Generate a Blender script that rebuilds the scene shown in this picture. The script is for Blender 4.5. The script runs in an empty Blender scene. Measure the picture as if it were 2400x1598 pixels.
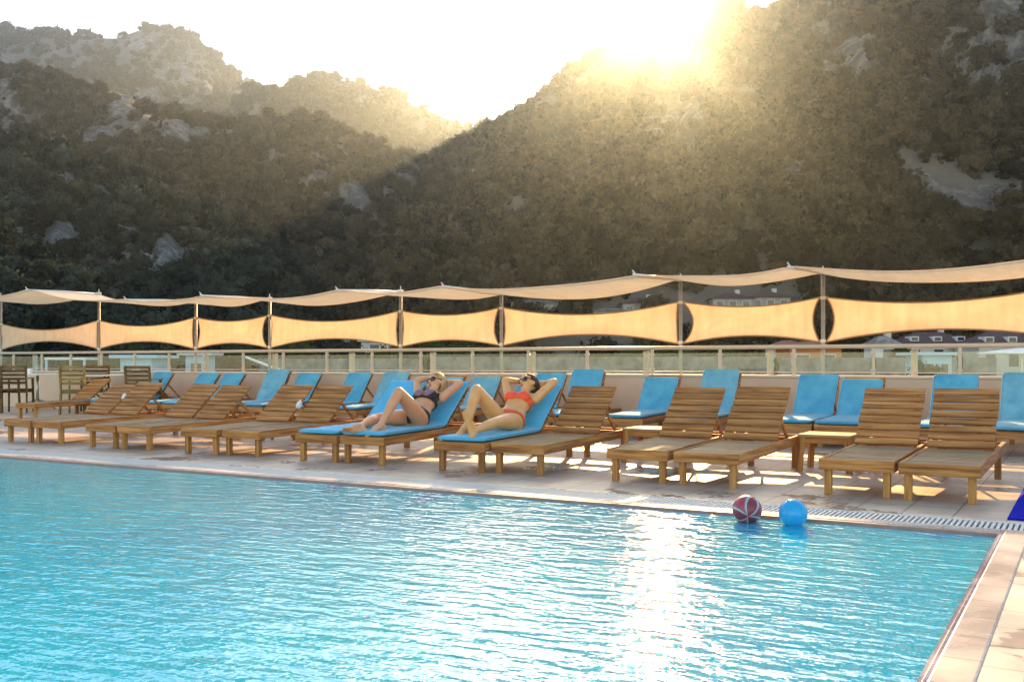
import bpy, bmesh, math, random
import numpy as np
from mathutils import Vector, Matrix, Euler, Quaternion, noise as mnoise
PI = math.pi
rad = math.radians
S = bpy.context.scene
COL = S.collection
random.seed(7)
rng = np.random.default_rng(11)

# ------------------------------------------------------------------ frame
# world frame = the pool court: origin at the far right pool corner, +x along the
# far pool edge to the right, +y away from the pool towards the parapet
FPX, UC, VH, CW, CH = 2333.0, 1200.0, 850.0, 2400.0, 1598.0
YAW = rad(30.25)
CAM = Vector((0.493, -6.82, 1.05))
FW = Vector((-math.sin(YAW), math.cos(YAW), 0))
RT = Vector((math.cos(YAW), math.sin(YAW), 0))

def at_depth(u, v, d):
    return CAM + FW * d + RT * (d * (u - UC) / FPX) + Vector((0, 0, d * (VH - v) / FPX))

def x_on_row(u, y):
    """x on the line y = const whose direction from the tripod spot has this bearing"""
    k = (u - UC) / FPX
    dirv = FW + RT * k
    s = (y - CAM.y) / dirv.y
    return CAM.x + dirv.x * s

# ------------------------------------------------------------------ helpers
class MB:
    def __init__(self):
        self.v, self.f = [], []
    def quad_box(self, pts):
        b = len(self.v)
        self.v += [tuple(p) for p in pts]
        for q in ((0, 3, 2, 1), (4, 5, 6, 7), (0, 1, 5, 4), (1, 2, 6, 5), (2, 3, 7, 6), (3, 0, 4, 7)):
            self.f.append(tuple(b + i for i in q))
    def box(self, x0, x1, y0, y1, z0, z1, shear=0.0):
        k = lambda x, y, z: (x, y, z + shear * y)
        self.quad_box([k(x0, y0, z0), k(x1, y0, z0), k(x1, y1, z0), k(x0, y1, z0),
                       k(x0, y0, z1), k(x1, y0, z1), k(x1, y1, z1), k(x0, y1, z1)])
        return self
    def bar(self, a, b, w, h=None, up=(0, 0, 1)):
        a, b = Vector(a), Vector(b)
        h = h or w
        d = (b - a).normalized()
        s = d.cross(Vector(up))
        if s.length < 1e-4:
            s = Vector((1, 0, 0))
        s.normalize()
        t = s.cross(d).normalized()
        s, t = s * w / 2, t * h / 2
        self.quad_box([a - s - t, a + s - t, a + s + t, a - s + t, b - s - t, b + s - t, b + s + t, b - s + t])
        return self
    def tube(self, pts, r, n=10, caps=True):
        pts = [Vector(p) for p in pts]
        rs = r if isinstance(r, (list, tuple)) else [r] * len(pts)
        b0 = len(self.v)
        ref = Vector((0, 0, 1))
        for i, p in enumerate(pts):
            d = (pts[min(i + 1, len(pts) - 1)] - pts[max(i - 1, 0)]).normalized()
            s = d.cross(ref)
            if s.length < 1e-3:
                s = d.cross(Vector((0, 1, 0)))
            s.normalize()
            t = s.cross(d)
            for k in range(n):
                a = 2 * PI * k / n
                self.v.append(tuple(p + (s * math.cos(a) + t * math.sin(a)) * rs[i]))
        for i in range(len(pts) - 1):
            for k in range(n):
                a, b = b0 + i * n + k, b0 + i * n + (k + 1) % n
                self.f.append((a, b, b + n, a + n))
        if caps:
            self.f.append(tuple(b0 + k for k in range(n))[::-1])
            self.f.append(tuple(b0 + (len(pts) - 1) * n + k for k in range(n)))
        return self
    def grid(self, P, closed_u=False):
        """P: rows x cols x 3"""
        b0 = len(self.v)
        r, c = len(P), len(P[0])
        for row in P:
            self.v += [tuple(p) for p in row]
        for i in range(r - 1):
            for j in range(c if closed_u else c - 1):
                a, b = b0 + i * c + j, b0 + i * c + (j + 1) % c
                self.f.append((a, b, b + c, a + c))
        return self
    def lathe(self, prof, n=20, cx=0, cy=0):
        P = [[(cx + r * math.cos(2 * PI * k / n), cy + r * math.sin(2 * PI * k / n), z) for k in range(n)] for r, z in prof]
        return self.grid(P, True)
    def mesh(self, name):
        me = bpy.data.meshes.new(name)
        me.from_pydata(self.v, [], self.f)
        me.update()
        return me
    def build(self, name, mat, parent=None, smooth=False, bevel=0.0, loc=None, kind=None):
        return link(name, self.mesh(name), mat, parent, smooth, bevel, loc, kind)

def link(name, me, mat, parent=None, smooth=False, bevel=0.0, loc=None, kind=None):
    if mat is not None and not me.materials:
        for m in (mat if isinstance(mat, (list, tuple)) else [mat]):
            me.materials.append(m)
    if smooth:
        for p in me.polygons:
            p.use_smooth = True
    o = bpy.data.objects.new(name, me)
    COL.objects.link(o)
    if parent:
        o.parent = parent
    if loc is not None:
        o.location = loc
    if bevel:
        b = o.modifiers.new('bevel', 'BEVEL')
        b.width, b.segments, b.limit_method = bevel, 2, 'ANGLE'
    if kind:
        o['kind'] = kind
    return o

def tag(o, label, cat, group=None, kind=None):
    o['label'], o['category'] = label, cat
    if group:
        o['group'] = group
    if kind:
        o['kind'] = kind
    return o

def thing(name, label, cat, loc=(0, 0, 0), rz=0.0, group=None):
    o = bpy.data.objects.new(name, None)
    o.empty_display_size = 0.2
    COL.objects.link(o)
    o.location, o.rotation_euler = loc, (0, 0, rz)
    return tag(o, label, cat, group)

def copy_tree(o, parent=None):
    c = o.copy()
    COL.objects.link(c)
    if parent:
        c.parent = parent
    for ch in list(o.children):
        copy_tree(ch, c)
    return c

# ------------------------------------------------------------------ materials
def newmat(name):
    m = bpy.data.materials.new(name)
    m.use_nodes = True
    nt = m.node_tree
    nt.nodes.clear()
    out = nt.nodes.new('ShaderNodeOutputMaterial')
    return m, nt, out

def N(nt, typ, **kw):
    n = nt.nodes.new(typ)
    for k, v in kw.items():
        if k.startswith('i_'):
            n.inputs[k[2:].replace('_', ' ')].default_value = v
        else:
            setattr(n, k, v)
    return n

def ramp(nt, fac, stops, interp='LINEAR'):
    r = nt.nodes.new('ShaderNodeValToRGB')
    r.color_ramp.interpolation = interp
    els = r.color_ramp.elements
    while len(els) < len(stops):
        els.new(0.5)
    for e, (p, c) in zip(els, stops):
        e.position = p
        e.color = (*c, 1) if len(c) == 3 else c
    nt.links.new(fac, r.inputs[0])
    return r.outputs[0]

def coords(nt, scale=(1, 1, 1), kind='Object', rot=(0, 0, 0)):
    tc = nt.nodes.new('ShaderNodeTexCoord')
    mp = nt.nodes.new('ShaderNodeMapping')
    mp.inputs['Scale'].default_value = scale
    mp.inputs['Rotation'].default_value = rot
    nt.links.new(tc.outputs[kind], mp.inputs['Vector'])
    return mp.outputs[0]

def mixc(nt, fac, a, b, mode='MIX'):
    m = nt.nodes.new('ShaderNodeMix')
    m.data_type = 'RGBA'
    m.blend_type = mode
    for sock, val in ((m.inputs[0], fac), (m.inputs[6], a), (m.inputs[7], b)):
        if hasattr(val, 'is_output'):
            nt.links.new(val, sock)
        elif isinstance(val, (int, float)):
            sock.default_value = val
        else:
            sock.default_value = (*val, 1)
    return m.outputs[2]

def noisetex(nt, vec, scale, detail=4, rough=0.55, out=0):
    n = nt.nodes.new('ShaderNodeTexNoise')
    n.inputs['Scale'].default_value = scale
    n.inputs['Detail'].default_value = detail
    n.inputs['Roughness'].default_value = rough
    if vec is not None:
        nt.links.new(vec, n.inputs['Vector'])
    return n.outputs[out]

def principled(nt, out, color, rough=0.6, bump=None, bump_d=0.01, bump_s=0.5, **kw):
    b = nt.nodes.new('ShaderNodeBsdfPrincipled')
    if hasattr(color, 'is_output'):
        nt.links.new(color, b.inputs['Base Color'])
    else:
        b.inputs['Base Color'].default_value = (*color, 1)
    if hasattr(rough, 'is_output'):
        nt.links.new(rough, b.inputs['Roughness'])
    else:
        b.inputs['Roughness'].default_value = rough
    for k, v in kw.items():
        b.inputs[k.replace('_', ' ')].default_value = v
    if bump is not None:
        bp = nt.nodes.new('ShaderNodeBump')
        bp.inputs['Distance'].default_value = bump_d
        bp.inputs['Strength'].default_value = bump_s
        nt.links.new(bump, bp.inputs['Height'])
        nt.links.new(bp.outputs[0], b.inputs['Normal'])
    nt.links.new(b.outputs[0], out.inputs[0])
    return b

def mat_plain(name, color, rough=0.6, vary=0.12, scale=8, bump=0.0, **kw):
    m, nt, out = newmat(name)
    c = coords(nt)
    n = noisetex(nt, c, scale, 5, 0.6)
    lo = tuple(max(0, x * (1 - vary)) for x in color)
    hi = tuple(min(1, x * (1 + vary)) for x in color)
    col = ramp(nt, n, [(0.3, lo), (0.7, hi)])
    principled(nt, out, col, rough, n if bump else None, 0.01, bump, **kw)
    return m

def mat_wood(name, axis, dark, mid, light, grey=None):
    m, nt, out = newmat(name)
    sc = [38, 38, 38]
    sc[axis] = 2.2
    oi = nt.nodes.new('ShaderNodeObjectInfo')
    c = coords(nt, tuple(sc))
    va = nt.nodes.new('ShaderNodeVectorMath')
    va.operation = 'ADD'
    cb = nt.nodes.new('ShaderNodeCombineXYZ')
    mu = nt.nodes.new('ShaderNodeMath')
    mu.operation = 'MULTIPLY'
    mu.inputs[1].default_value = 57
    nt.links.new(oi.outputs['Random'], mu.inputs[0])
    for i in range(3):
        nt.links.new(mu.outputs[0], cb.inputs[i])
    nt.links.new(c, va.inputs[0])
    nt.links.new(cb.outputs[0], va.inputs[1])
    g = noisetex(nt, va.outputs[0], 1.0, 6, 0.62)
    col = ramp(nt, g, [(0.28, dark), (0.5, mid), (0.74, light)])
    # every board its own tone, and blotches of wear
    c2 = coords(nt, tuple(13.0 if i != axis else 0.8 for i in range(3)))
    b2 = noisetex(nt, c2, 1.0, 2, 0.5)
    col = mixc(nt, 0.75, col, ramp(nt, b2, [(0.3, (0.55, 0.5, 0.45)), (0.7, (1.25, 1.2, 1.15))]), 'MULTIPLY')
    bl = noisetex(nt, coords(nt), 3.5, 4, 0.6)
    if grey:
        col = mixc(nt, ramp(nt, bl, [(0.38, (0, 0, 0)), (0.62, (0.75, 0.75, 0.75))]), col, grey)
    tone = ramp(nt, oi.outputs['Random'], [(0, (0.78, 0.76, 0.74)), (1, (1.12, 1.1, 1.06))])
    col = mixc(nt, 1.0, col, tone, 'MULTIPLY')
    principled(nt, out, col, 0.66, g, 0.003, 0.5, Specular_IOR_Level=0.22)
    return m

M = {}
M['wood_x'] = mat_wood('teak_slats', 0, (0.13, 0.052, 0.016), (0.45, 0.192, 0.060), (0.63, 0.335, 0.13))
M['wood_y'] = mat_wood('teak_rails', 1, (0.14, 0.058, 0.017), (0.47, 0.202, 0.064), (0.64, 0.355, 0.14))
M['wood_z'] = mat_wood('teak_legs', 2, (0.17, 0.074, 0.022), (0.51, 0.235, 0.076), (0.58, 0.34, 0.125))
M['wood_seat'] = mat_wood('weathered_seat_slats', 0, (0.16, 0.10, 0.06), (0.37, 0.215, 0.095), (0.50, 0.32, 0.16), (0.36, 0.245, 0.14))
M['wood_chair'] = mat_wood('brown_chair_wood', 0, (0.07, 0.04, 0.016), (0.17, 0.10, 0.04), (0.27, 0.17, 0.075))
M['wood_chair_pale'] = mat_wood('yellowish_chair_wood', 0, (0.16, 0.10, 0.03), (0.32, 0.21, 0.075), (0.45, 0.32, 0.13))

def mat_fabric(name, lo, hi, translucent=0.0, weave=260.0, fscale=(60, 6, 60)):
    m, nt, out = newmat(name)
    c = coords(nt)
    n = noisetex(nt, c, 5.0, 5, 0.6)
    col = ramp(nt, n, [(0.3, lo), (0.7, hi)])
    w = noisetex(nt, c, weave, 2, 0.5)
    fine = noisetex(nt, coords(nt, fscale), 1.0, 3, 0.6)
    col = mixc(nt, 0.35, col, ramp(nt, fine, [(0.3, (0.8, 0.8, 0.8)), (0.7, (1.15, 1.15, 1.15))]), 'MULTIPLY')
    b = principled(nt, out, col, 0.85, w, 0.002, 0.35)
    b.inputs['Sheen Weight'].default_value = 0.15
    if translucent:
        tr = nt.nodes.new('ShaderNodeBsdfTranslucent')
        nt.links.new(col, tr.inputs[0])
        mx = nt.nodes.new('ShaderNodeMixShader')
        mx.inputs[0].default_value = translucent
        nt.links.new(b.outputs[0], mx.inputs[1])
        nt.links.new(tr.outputs[0], mx.inputs[2])
        nt.links.new(mx.outputs[0], out.inputs[0])
    return m

M['cushion_blue'] = mat_fabric('blue_cushion_cloth', (0.028, 0.28, 0.46), (0.09, 0.41, 0.56))
M['cushion_teal'] = mat_fabric('faded_teal_cushion_cloth', (0.07, 0.30, 0.42), (0.19, 0.45, 0.53))
M['cushion_bright'] = mat_fabric('bright_blue_cushion_cloth', (0.045, 0.37, 0.56), (0.085, 0.46, 0.66))
M['cushion_pale'] = mat_fabric('pale_blue_cushion_cloth', (0.10, 0.40, 0.62), (0.16, 0.48, 0.70))
M['sail'] = mat_fabric('sand_coloured_sailcloth', (0.82, 0.66, 0.50), (0.88, 0.735, 0.585), 0.55, 160, (9, 1, 0.7))
M['sail_pale'] = mat_fabric('cream_sailcloth', (0.86, 0.78, 0.64), (0.91, 0.85, 0.73), 0.55, 160, (9, 1, 0.7))
M['hem'] = mat_fabric('brown_sail_hem', (0.36, 0.22, 0.10), (0.44, 0.28, 0.13), 0.15, 160)
M['steel'] = mat_plain('brushed_steel', (0.52, 0.48, 0.43), 0.34, 0.08, 20, Metallic=0.85)
M['rail_metal'] = mat_plain('pale_painted_rail', (0.54, 0.44, 0.34), 0.38, 0.06, 12)
M['pole_metal'] = mat_plain('galvanised_pole', (0.36, 0.30, 0.25), 0.5, 0.15, 14, Metallic=0.4)
M['arm_metal'] = mat_plain('white_arm_paint', (0.72, 0.68, 0.62), 0.4, 0.06, 14)
M['pillar'] = mat_plain('pale_pillar_plaster', (0.40, 0.35, 0.29), 0.7, 0.1, 9)
M['navy'] = mat_plain('royal_blue_mat', (0.0, 0.008, 0.36), 0.95, 0.2, 60, 0.3, Specular_IOR_Level=0.05)
M['white'] = mat_plain('white_plastic', (0.78, 0.76, 0.72), 0.4, 0.04, 10)
M['black'] = mat_plain('dark_tinted_plastic', (0.012, 0.01, 0.01), 0.15, 0.1, 10)
M['dark'] = mat_plain('dark_recess', (0.02, 0.018, 0.017), 0.8, 0.1, 10)

def schlick(nt, f0, normal=None):
    """two-sided Fresnel reflectance"""
    ge = nt.nodes.new('ShaderNodeNewGeometry')
    dt = nt.nodes.new('ShaderNodeVectorMath'); dt.operation = 'DOT_PRODUCT'
    nt.links.new(ge.outputs['Incoming'], dt.inputs[0])
    nt.links.new(normal if normal is not None else ge.outputs['Normal'], dt.inputs[1])
    def mth(op, x, y=None, z=None, cl=False):
        m = nt.nodes.new('ShaderNodeMath'); m.operation = op; m.use_clamp = cl
        for s, v in zip(m.inputs, (x, y, z)):
            if v is None:
                continue
            if hasattr(v, 'is_output'):
                nt.links.new(v, s)
            else:
                s.default_value = v
        return m.outputs[0]
    k = mth('SUBTRACT', 1.0, mth('ABSOLUTE', dt.outputs['Value']), None, True)
    return mth('MULTIPLY_ADD', mth('POWER', k, 5.0), 1.0 - f0, f0)

def mat_glass(name, tint=(0.86, 0.95, 0.95), dirt=0.18):
    m, nt, out = newmat(name)
    fr = schlick(nt, 0.04)
    tr = nt.nodes.new('ShaderNodeBsdfTransparent')
    tr.inputs[0].default_value = (*tint, 1)
    gl = nt.nodes.new('ShaderNodeBsdfGlossy')
    gl.inputs['Roughness'].default_value = 0.02
    a = nt.nodes.new('ShaderNodeMixShader')
    nt.links.new(fr, a.inputs[0])
    nt.links.new(tr.outputs[0], a.inputs[1])
    nt.links.new(gl.outputs[0], a.inputs[2])
    df = nt.nodes.new('ShaderNodeBsdfTranslucent')
    df.inputs[0].default_value = (0.72, 0.76, 0.74, 1)
    d2 = nt.nodes.new('ShaderNodeBsdfDiffuse')
    d2.inputs[0].default_value = (0.72, 0.76, 0.74, 1)
    d3 = nt.nodes.new('ShaderNodeAddShader')
    hlf = nt.nodes.new('ShaderNodeMixShader')
    hlf.inputs[0].default_value = 0.5
    nt.links.new(df.outputs[0], hlf.inputs[1])
    nt.links.new(d2.outputs[0], hlf.inputs[2])
    n = noisetex(nt, coords(nt, (2, 2, 5)), 6, 5, 0.7)
    dm = ramp(nt, n, [(0.35, (dirt * 0.5,) * 3), (0.72, (dirt * 1.6,) * 3)])
    b = nt.nodes.new('ShaderNodeMixShader')
    nt.links.new(dm, b.inputs[0])
    nt.links.new(a.outputs[0], b.inputs[1])
    nt.links.new(hlf.outputs[0], b.inputs[2])
    nt.links.new(b.outputs[0], out.inputs[0])
    return m
M['glass'] = mat_glass('dusty_railing_glass', dirt=0.025)
M['clear'] = mat_glass('clear_plastic', (0.8, 0.95, 0.98), 0.05)

def mat_tiles(name, c1, c2, grout, size, rough=0.45, offset=0.0, spec=0.5, wet=0.0):
    m, nt, out = newmat(name)
    c = coords(nt)
    br = nt.nodes.new('ShaderNodeTexBrick')
    br.offset = offset
    br.inputs['Color1'].default_value = (*c1, 1)
    br.inputs['Color2'].default_value = (*c2, 1)
    br.inputs['Mortar'].default_value = (*grout, 1)
    br.inputs['Scale'].default_value = 1.0
    br.inputs['Mortar Size'].default_value = 0.006
    br.inputs['Mortar Smooth'].default_value = 0.2
    br.inputs['Brick Width'].default_value = size
    br.inputs['Row Height'].default_value = size
    nt.links.new(c, br.inputs['Vector'])
    n = noisetex(nt, c, 1.1, 6, 0.65)
    st = noisetex(nt, c, 14, 4, 0.6)
    col = mixc(nt, 0.8, br.outputs[0], ramp(nt, n, [(0.3, (0.72, 0.70, 0.70)), (0.7, (1.12, 1.12, 1.12))]), 'MULTIPLY')
    col = mixc(nt, 0.5, col, ramp(nt, st, [(0.3, (0.85, 0.85, 0.85)), (0.7, (1.1, 1.1, 1.1))]), 'MULTIPLY')
    r = ramp(nt, n, [(0.35, (rough - 0.14,) * 3), (0.65, (rough + 0.12,) * 3)])
    bmp = mixc(nt, 0.85, st, br.outputs['Fac'], 'SUBTRACT')
    if wet:
        wn_ = noisetex(nt, c, 0.75, 5, 0.7)
        wm = ramp(nt, wn_, [(0.56, (1, 1, 1)), (0.60, (1 - wet,) * 3)])
        col = mixc(nt, 1.0, col, wm, 'MULTIPLY')
        r = mixc(nt, 1.0, r, ramp(nt, wn_, [(0.56, (1, 1, 1)), (0.60, (0.35,) * 3)]), 'MULTIPLY')
        sp = noisetex(nt, c, 5.5, 5, 0.75)
        col = mixc(nt, 0.6, col, ramp(nt, sp, [(0.33, (0.62, 0.58, 0.54)), (0.42, (1, 1, 1))]), 'MULTIPLY')
    principled(nt, out, col, r, bmp, 0.004, 0.3, Specular_IOR_Level=spec)
    return m
M['deck'] = mat_tiles('reddish_deck_tiles', (0.53, 0.385, 0.275), (0.59, 0.43, 0.315), (0.22, 0.15, 0.11), 0.33, wet=0.22)
M['deck_pale'] = mat_tiles('pale_stone_tiles', (0.50, 0.44, 0.375), (0.54, 0.48, 0.41), (0.30, 0.26, 0.22), 0.30, wet=0.15)
M['coping'] = mat_tiles('grey_coping_tiles', (0.40, 0.35, 0.32), (0.45, 0.40, 0.36), (0.25, 0.20, 0.18), 0.33, 0.32)
M['coping_edge'] = mat_plain('terracotta_edge_tile', (0.34, 0.19, 0.14), 0.4, 0.2, 6)
M['grate'] = mat_plain('white_grate_plastic', (0.60, 0.57, 0.53), 0.4, 0.08, 30)
M['pool_tile'] = mat_tiles('turquoise_pool_tiles', (0.008, 0.38, 0.62), (0.016, 0.42, 0.66), (0.06, 0.42, 0.62), 0.15, 0.6, spec=0.0)
M['pool_band'] = mat_tiles('navy_mosaic_band', (0.03, 0.03, 0.16), (0.05, 0.06, 0.26), (0.14, 0.12, 0.20), 0.03, 0.3)
M['wall'] = mat_plain('pink_beige_render', (0.64, 0.46, 0.325), 0.8, 0.10, 1.3, 0.1)
M['wall_cap'] = mat_plain('cream_wall_cap', (0.68, 0.56, 0.44), 0.6, 0.08, 5)

def mat_water():
    m, nt, out = newmat('rippled_pool_water')
    c = coords(nt, (1, 1, 1), rot=(0, 0, rad(-30)))
    c2 = coords(nt, (4.0, 11.0, 1), rot=(0, 0, rad(-27)))
    c3 = coords(nt, (1.25, 3.0, 1), rot=(0, 0, rad(-36)))
    n1 = noisetex(nt, c2, 1.3, 2, 0.5)
    n2 = noisetex(nt, c3, 2.6, 2, 0.5)
    n3 = noisetex(nt, c, 24.0, 2, 0.5)
    ad = nt.nodes.new('ShaderNodeMath'); ad.operation = 'MULTIPLY_ADD'
    ad.inputs[1].default_value = 1.0
    nt.links.new(n1, ad.inputs[0])
    m2 = nt.nodes.new('ShaderNodeMath'); m2.operation = 'MULTIPLY_ADD'
    m2.inputs[1].default_value = 1.6
    nt.links.new(n2, m2.inputs[0])
    m3 = nt.nodes.new('ShaderNodeMath'); m3.operation = 'MULTIPLY'
    m3.inputs[1].default_value = 0.5
    nt.links.new(n3, m3.inputs[0])
    nt.links.new(m3.outputs[0], m2.inputs[2])
    nt.links.new(m2.outputs[0], ad.inputs[2])
    bp = nt.nodes.new('ShaderNodeBump')
    bp.inputs['Strength'].default_value = 1.0
    bp.inputs['Distance'].default_value = 0.0076
    nt.links.new(ad.outputs[0], bp.inputs['Height'])
    fr = schlick(nt, 0.02, bp.outputs[0])
    tr = nt.nodes.new('ShaderNodeBsdfTransparent')
    tr.inputs[0].default_value = (0.86, 0.985, 1.0, 1)
    gl = nt.nodes.new('ShaderNodeBsdfGlossy')
    gl.inputs['Roughness'].default_value = 0.035
    gl.inputs['Color'].default_value = (1, 1, 1, 1)
    nt.links.new(bp.outputs[0], gl.inputs['Normal'])
    df = nt.nodes.new('ShaderNodeBsdfDiffuse')
    pn = noisetex(nt, coords(nt), 0.35, 3, 0.5)
    nt.links.new(ramp(nt, pn, [(0.35, (0.002, 0.41, 0.66)), (0.65, (0.006, 0.58, 0.78))]), df.inputs[0])
    nt.links.new(bp.outputs[0], df.inputs['Normal'])
    bd = nt.nodes.new('ShaderNodeMixShader')
    bd.inputs[0].default_value = 0.72
    nt.links.new(tr.outputs[0], bd.inputs[1])
    nt.links.new(df.outputs[0], bd.inputs[2])
    mx = nt.nodes.new('ShaderNodeMixShader')
    nt.links.new(fr, mx.inputs[0])
    nt.links.new(bd.outputs[0], mx.inputs[1])
    nt.links.new(gl.outputs[0], mx.inputs[2])
    nt.links.new(mx.outputs[0], out.inputs[0])
    return m
M['water'] = mat_water()

def mat_terrain(name, ground, ground2, rock, rock2, scale):
    m, nt, out = newmat(name)
    c = coords(nt, (1, 1, 0.45))
    n1 = noisetex(nt, c, 0.05 * scale, 8, 0.65)
    n2 = noisetex(nt, c, 0.30 * scale, 9, 0.78)
    g = ramp(nt, n1, [(0.35, ground), (0.65, ground2)])
    r = ramp(nt, n2, [(0.40, tuple(x * .5 for x in rock)), (0.48, rock), (0.62, rock2)])
    at = nt.nodes.new('ShaderNodeAttribute')
    at.attribute_name = 'rock'
    ad = nt.nodes.new('ShaderNodeMath'); ad.operation = 'ADD'
    nt.links.new(at.outputs['Fac'], ad.inputs[0])
    sb = nt.nodes.new('ShaderNodeMath'); sb.operation = 'MULTIPLY_ADD'
    sb.inputs[1].default_value = 2.2; sb.inputs[2].default_value = -1.0
    nt.links.new(n2, sb.inputs[0])
    nt.links.new(sb.outputs[0], ad.inputs[1])
    fac = ramp(nt, ad.outputs[0], [(0.42, (0, 0, 0)), (0.58, (1, 1, 1))])
    principled(nt, out, mixc(nt, fac, g, r), 0.95, n2, 2.0 / scale, 0.45)
    return m
M['terrain'] = mat_terrain('wooded_hillside', (0.065, 0.048, 0.033), (0.19, 0.145, 0.105), (0.085, 0.066, 0.053), (0.22, 0.18, 0.15), 1.0)
M['terrain_cool'] = mat_terrain('grey_green_hillside', (0.058, 0.054, 0.046), (0.12, 0.112, 0.098), (0.085, 0.08, 0.078), (0.24, 0.225, 0.22), 1.0)
M['valley'] = mat_terrain('valley_floor', (0.07, 0.06, 0.035), (0.13, 0.11, 0.07), (0.16, 0.14, 0.12), (0.32, 0.28, 0.25), 2.0)

def mat_leaf(name, a, b):
    m, nt, out = newmat(name)
    oi = nt.nodes.new('ShaderNodeObjectInfo')
    n = noisetex(nt, coords(nt), 5.0, 4, 0.7)
    col = mixc(nt, oi.outputs['Random'], a, b)
    col = mixc(nt, 0.7, col, ramp(nt, n, [(0.34, (0.35, 0.36, 0.34)), (0.66, (1.6, 1.55, 1.45))]), 'MULTIPLY')
    df = nt.nodes.new('ShaderNodeBsdfDiffuse')
    tl = nt.nodes.new('ShaderNodeBsdfTranslucent')
    nt.links.new(col, df.inputs[0])
    nt.links.new(col, tl.inputs[0])
    mx = nt.nodes.new('ShaderNodeMixShader')
    mx.inputs[0].default_value = 0.3
    nt.links.new(df.outputs[0], mx.inputs[1])
    nt.links.new(tl.outputs[0], mx.inputs[2])
    nt.links.new(mx.outputs[0], out.inputs[0])
    return m
M['leaf'] = mat_leaf('olive_scrub_foliage', (0.013, 0.012, 0.007), (0.105, 0.078, 0.046))
M['leaf_cool'] = mat_leaf('grey_green_scrub_foliage', (0.010, 0.015, 0.012), (0.060, 0.070, 0.054))
M['leaf_town'] = mat_leaf('dark_garden_foliage', (0.035, 0.055, 0.018), (0.070, 0.085, 0.030))
M['bark'] = mat_plain('tree_bark', (0.12, 0.08, 0.05), 0.9, 0.3, 10)

# ------------------------------------------------------------------ camera, sky, sun, haze
cam = bpy.data.cameras.new('camera')
co = bpy.data.objects.new('camera', cam)
COL.objects.link(co)
co.location = CAM
co.rotation_euler = (PI / 2, 0, YAW)
cam.sensor_width = 36.0
cam.lens = 36.0 * FPX / CW
cam.shift_y = (VH - CH / 2) / CW
cam.clip_end = 8000
cam.clip_start = 0.05
S.camera = co

SUN_AZ = YAW - math.atan((1544 - UC) / FPX)      # angle from +y, counter-clockwise
SUN_EL = rad(18.4)
sd = Vector((-math.sin(SUN_AZ) * math.cos(SUN_EL), math.cos(SUN_AZ) * math.cos(SUN_EL), math.sin(SUN_EL)))
sl = bpy.data.lights.new('sun', 'SUN')
sl.energy = 5.0
sl.angle = rad(0.53)
sl.color = (1.0, 0.62, 0.27)
so = bpy.data.objects.new('sun', sl)
COL.objects.link(so)
so.rotation_euler = sd.to_track_quat('Z', 'Y').to_euler()
so.location = (0, 0, 30)

w = bpy.data.worlds.new('World')
S.world = w
w.use_nodes = True
wn = w.node_tree
bg = wn.nodes['Background']
sky = wn.nodes.new('ShaderNodeTexSky')
sky.sky_type = 'NISHITA'
sky.sun_disc = False
sky.sun_elevation = SUN_EL
sky.sun_rotation = -SUN_AZ
sky.air_density = 1.0
sky.dust_density = 0.6
sky.ozone_density = 1.0
wn.links.new(sky.outputs[0], bg.inputs[0])
bg.inputs[1].default_value = 0.15

def haze_box(x0, x1, y0, y1, z0, z1, dens):
    mb = MB().box(x0, x1, y0, y1, z0, z1)
    m, nt, out = newmat('valley_haze_air')
    pv = nt.nodes.new('ShaderNodeVolumePrincipled')
    pv.inputs['Color'].default_value = (0.62, 0.80, 1.0, 1)
    pv.inputs['Density'].default_value = dens
    pv.inputs['Anisotropy'].default_value = 0.86
    nt.links.new(pv.outputs[0], out.inputs['Volume'])
    o = mb.build('haze', m)
    tag(o, 'pale evening haze filling the valley in front of the mountains', 'haze', None, 'stuff')
    return o
haze_box(-1500, 1300, -160, 1700, -17, 470, 0.00017)

S.view_settings.view_transform = 'Standard'
S.view_settings.look = 'None'
S.view_settings.exposure = 1.6
S.view_settings.gamma = 1.0
S.view_settings.use_white_balance = True
S.view_settings.white_balance_temperature = 7350
S.cycles.use_denoising = True
S.cycles.use_adaptive_sampling = False
S.cycles.max_bounces = 10
S.cycles.transparent_max_bounces = 24
S.cycles.sample_clamp_indirect = 6.0
S.cycles.caustics_reflective = False
S.cycles.caustics_refractive = False

# ------------------------------------------------------------------ numpy noise
def _hash(ix, iy, seed):
    h = (ix * 374761393 + iy * 668265263 + seed * 982451653) & 0x7fffffff
    h = ((h ^ (h >> 13)) * 1274126177) & 0x7fffffff
    return ((h ^ (h >> 16)) & 0xffff) / 65535.0
def vnoise(x, y, seed=0):
    ix, iy = np.floor(x).astype(np.int64), np.floor(y).astype(np.int64)
    fx, fy = x - ix, y - iy
    fx, fy = fx * fx * (3 - 2 * fx), fy * fy * (3 - 2 * fy)
    a, b = _hash(ix, iy, seed), _hash(ix + 1, iy, seed)
    c, d = _hash(ix, iy + 1, seed), _hash(ix + 1, iy + 1, seed)
    return (a + (b - a) * fx) * (1 - fy) + (c + (d - c) * fx) * fy
def fbm(x, y, seed=0, oct=5, gain=0.5):
    t, a, s = 0, 1.0, 0
    for o in range(oct):
        t = t + a * (vnoise(x * 2 ** o, y * 2 ** o, seed + o) - 0.5)
        s += a
        a *= gain
    return t / s * 2
def ridged(x, y, seed=0, oct=4):
    t, a, s = 0, 1.0, 0
    for o in range(oct):
        t = t + a * (1 - np.abs(2 * vnoise(x * 2 ** o, y * 2 ** o, seed + o) - 1))
        s += a
        a *= 0.5
    return t / s

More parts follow.
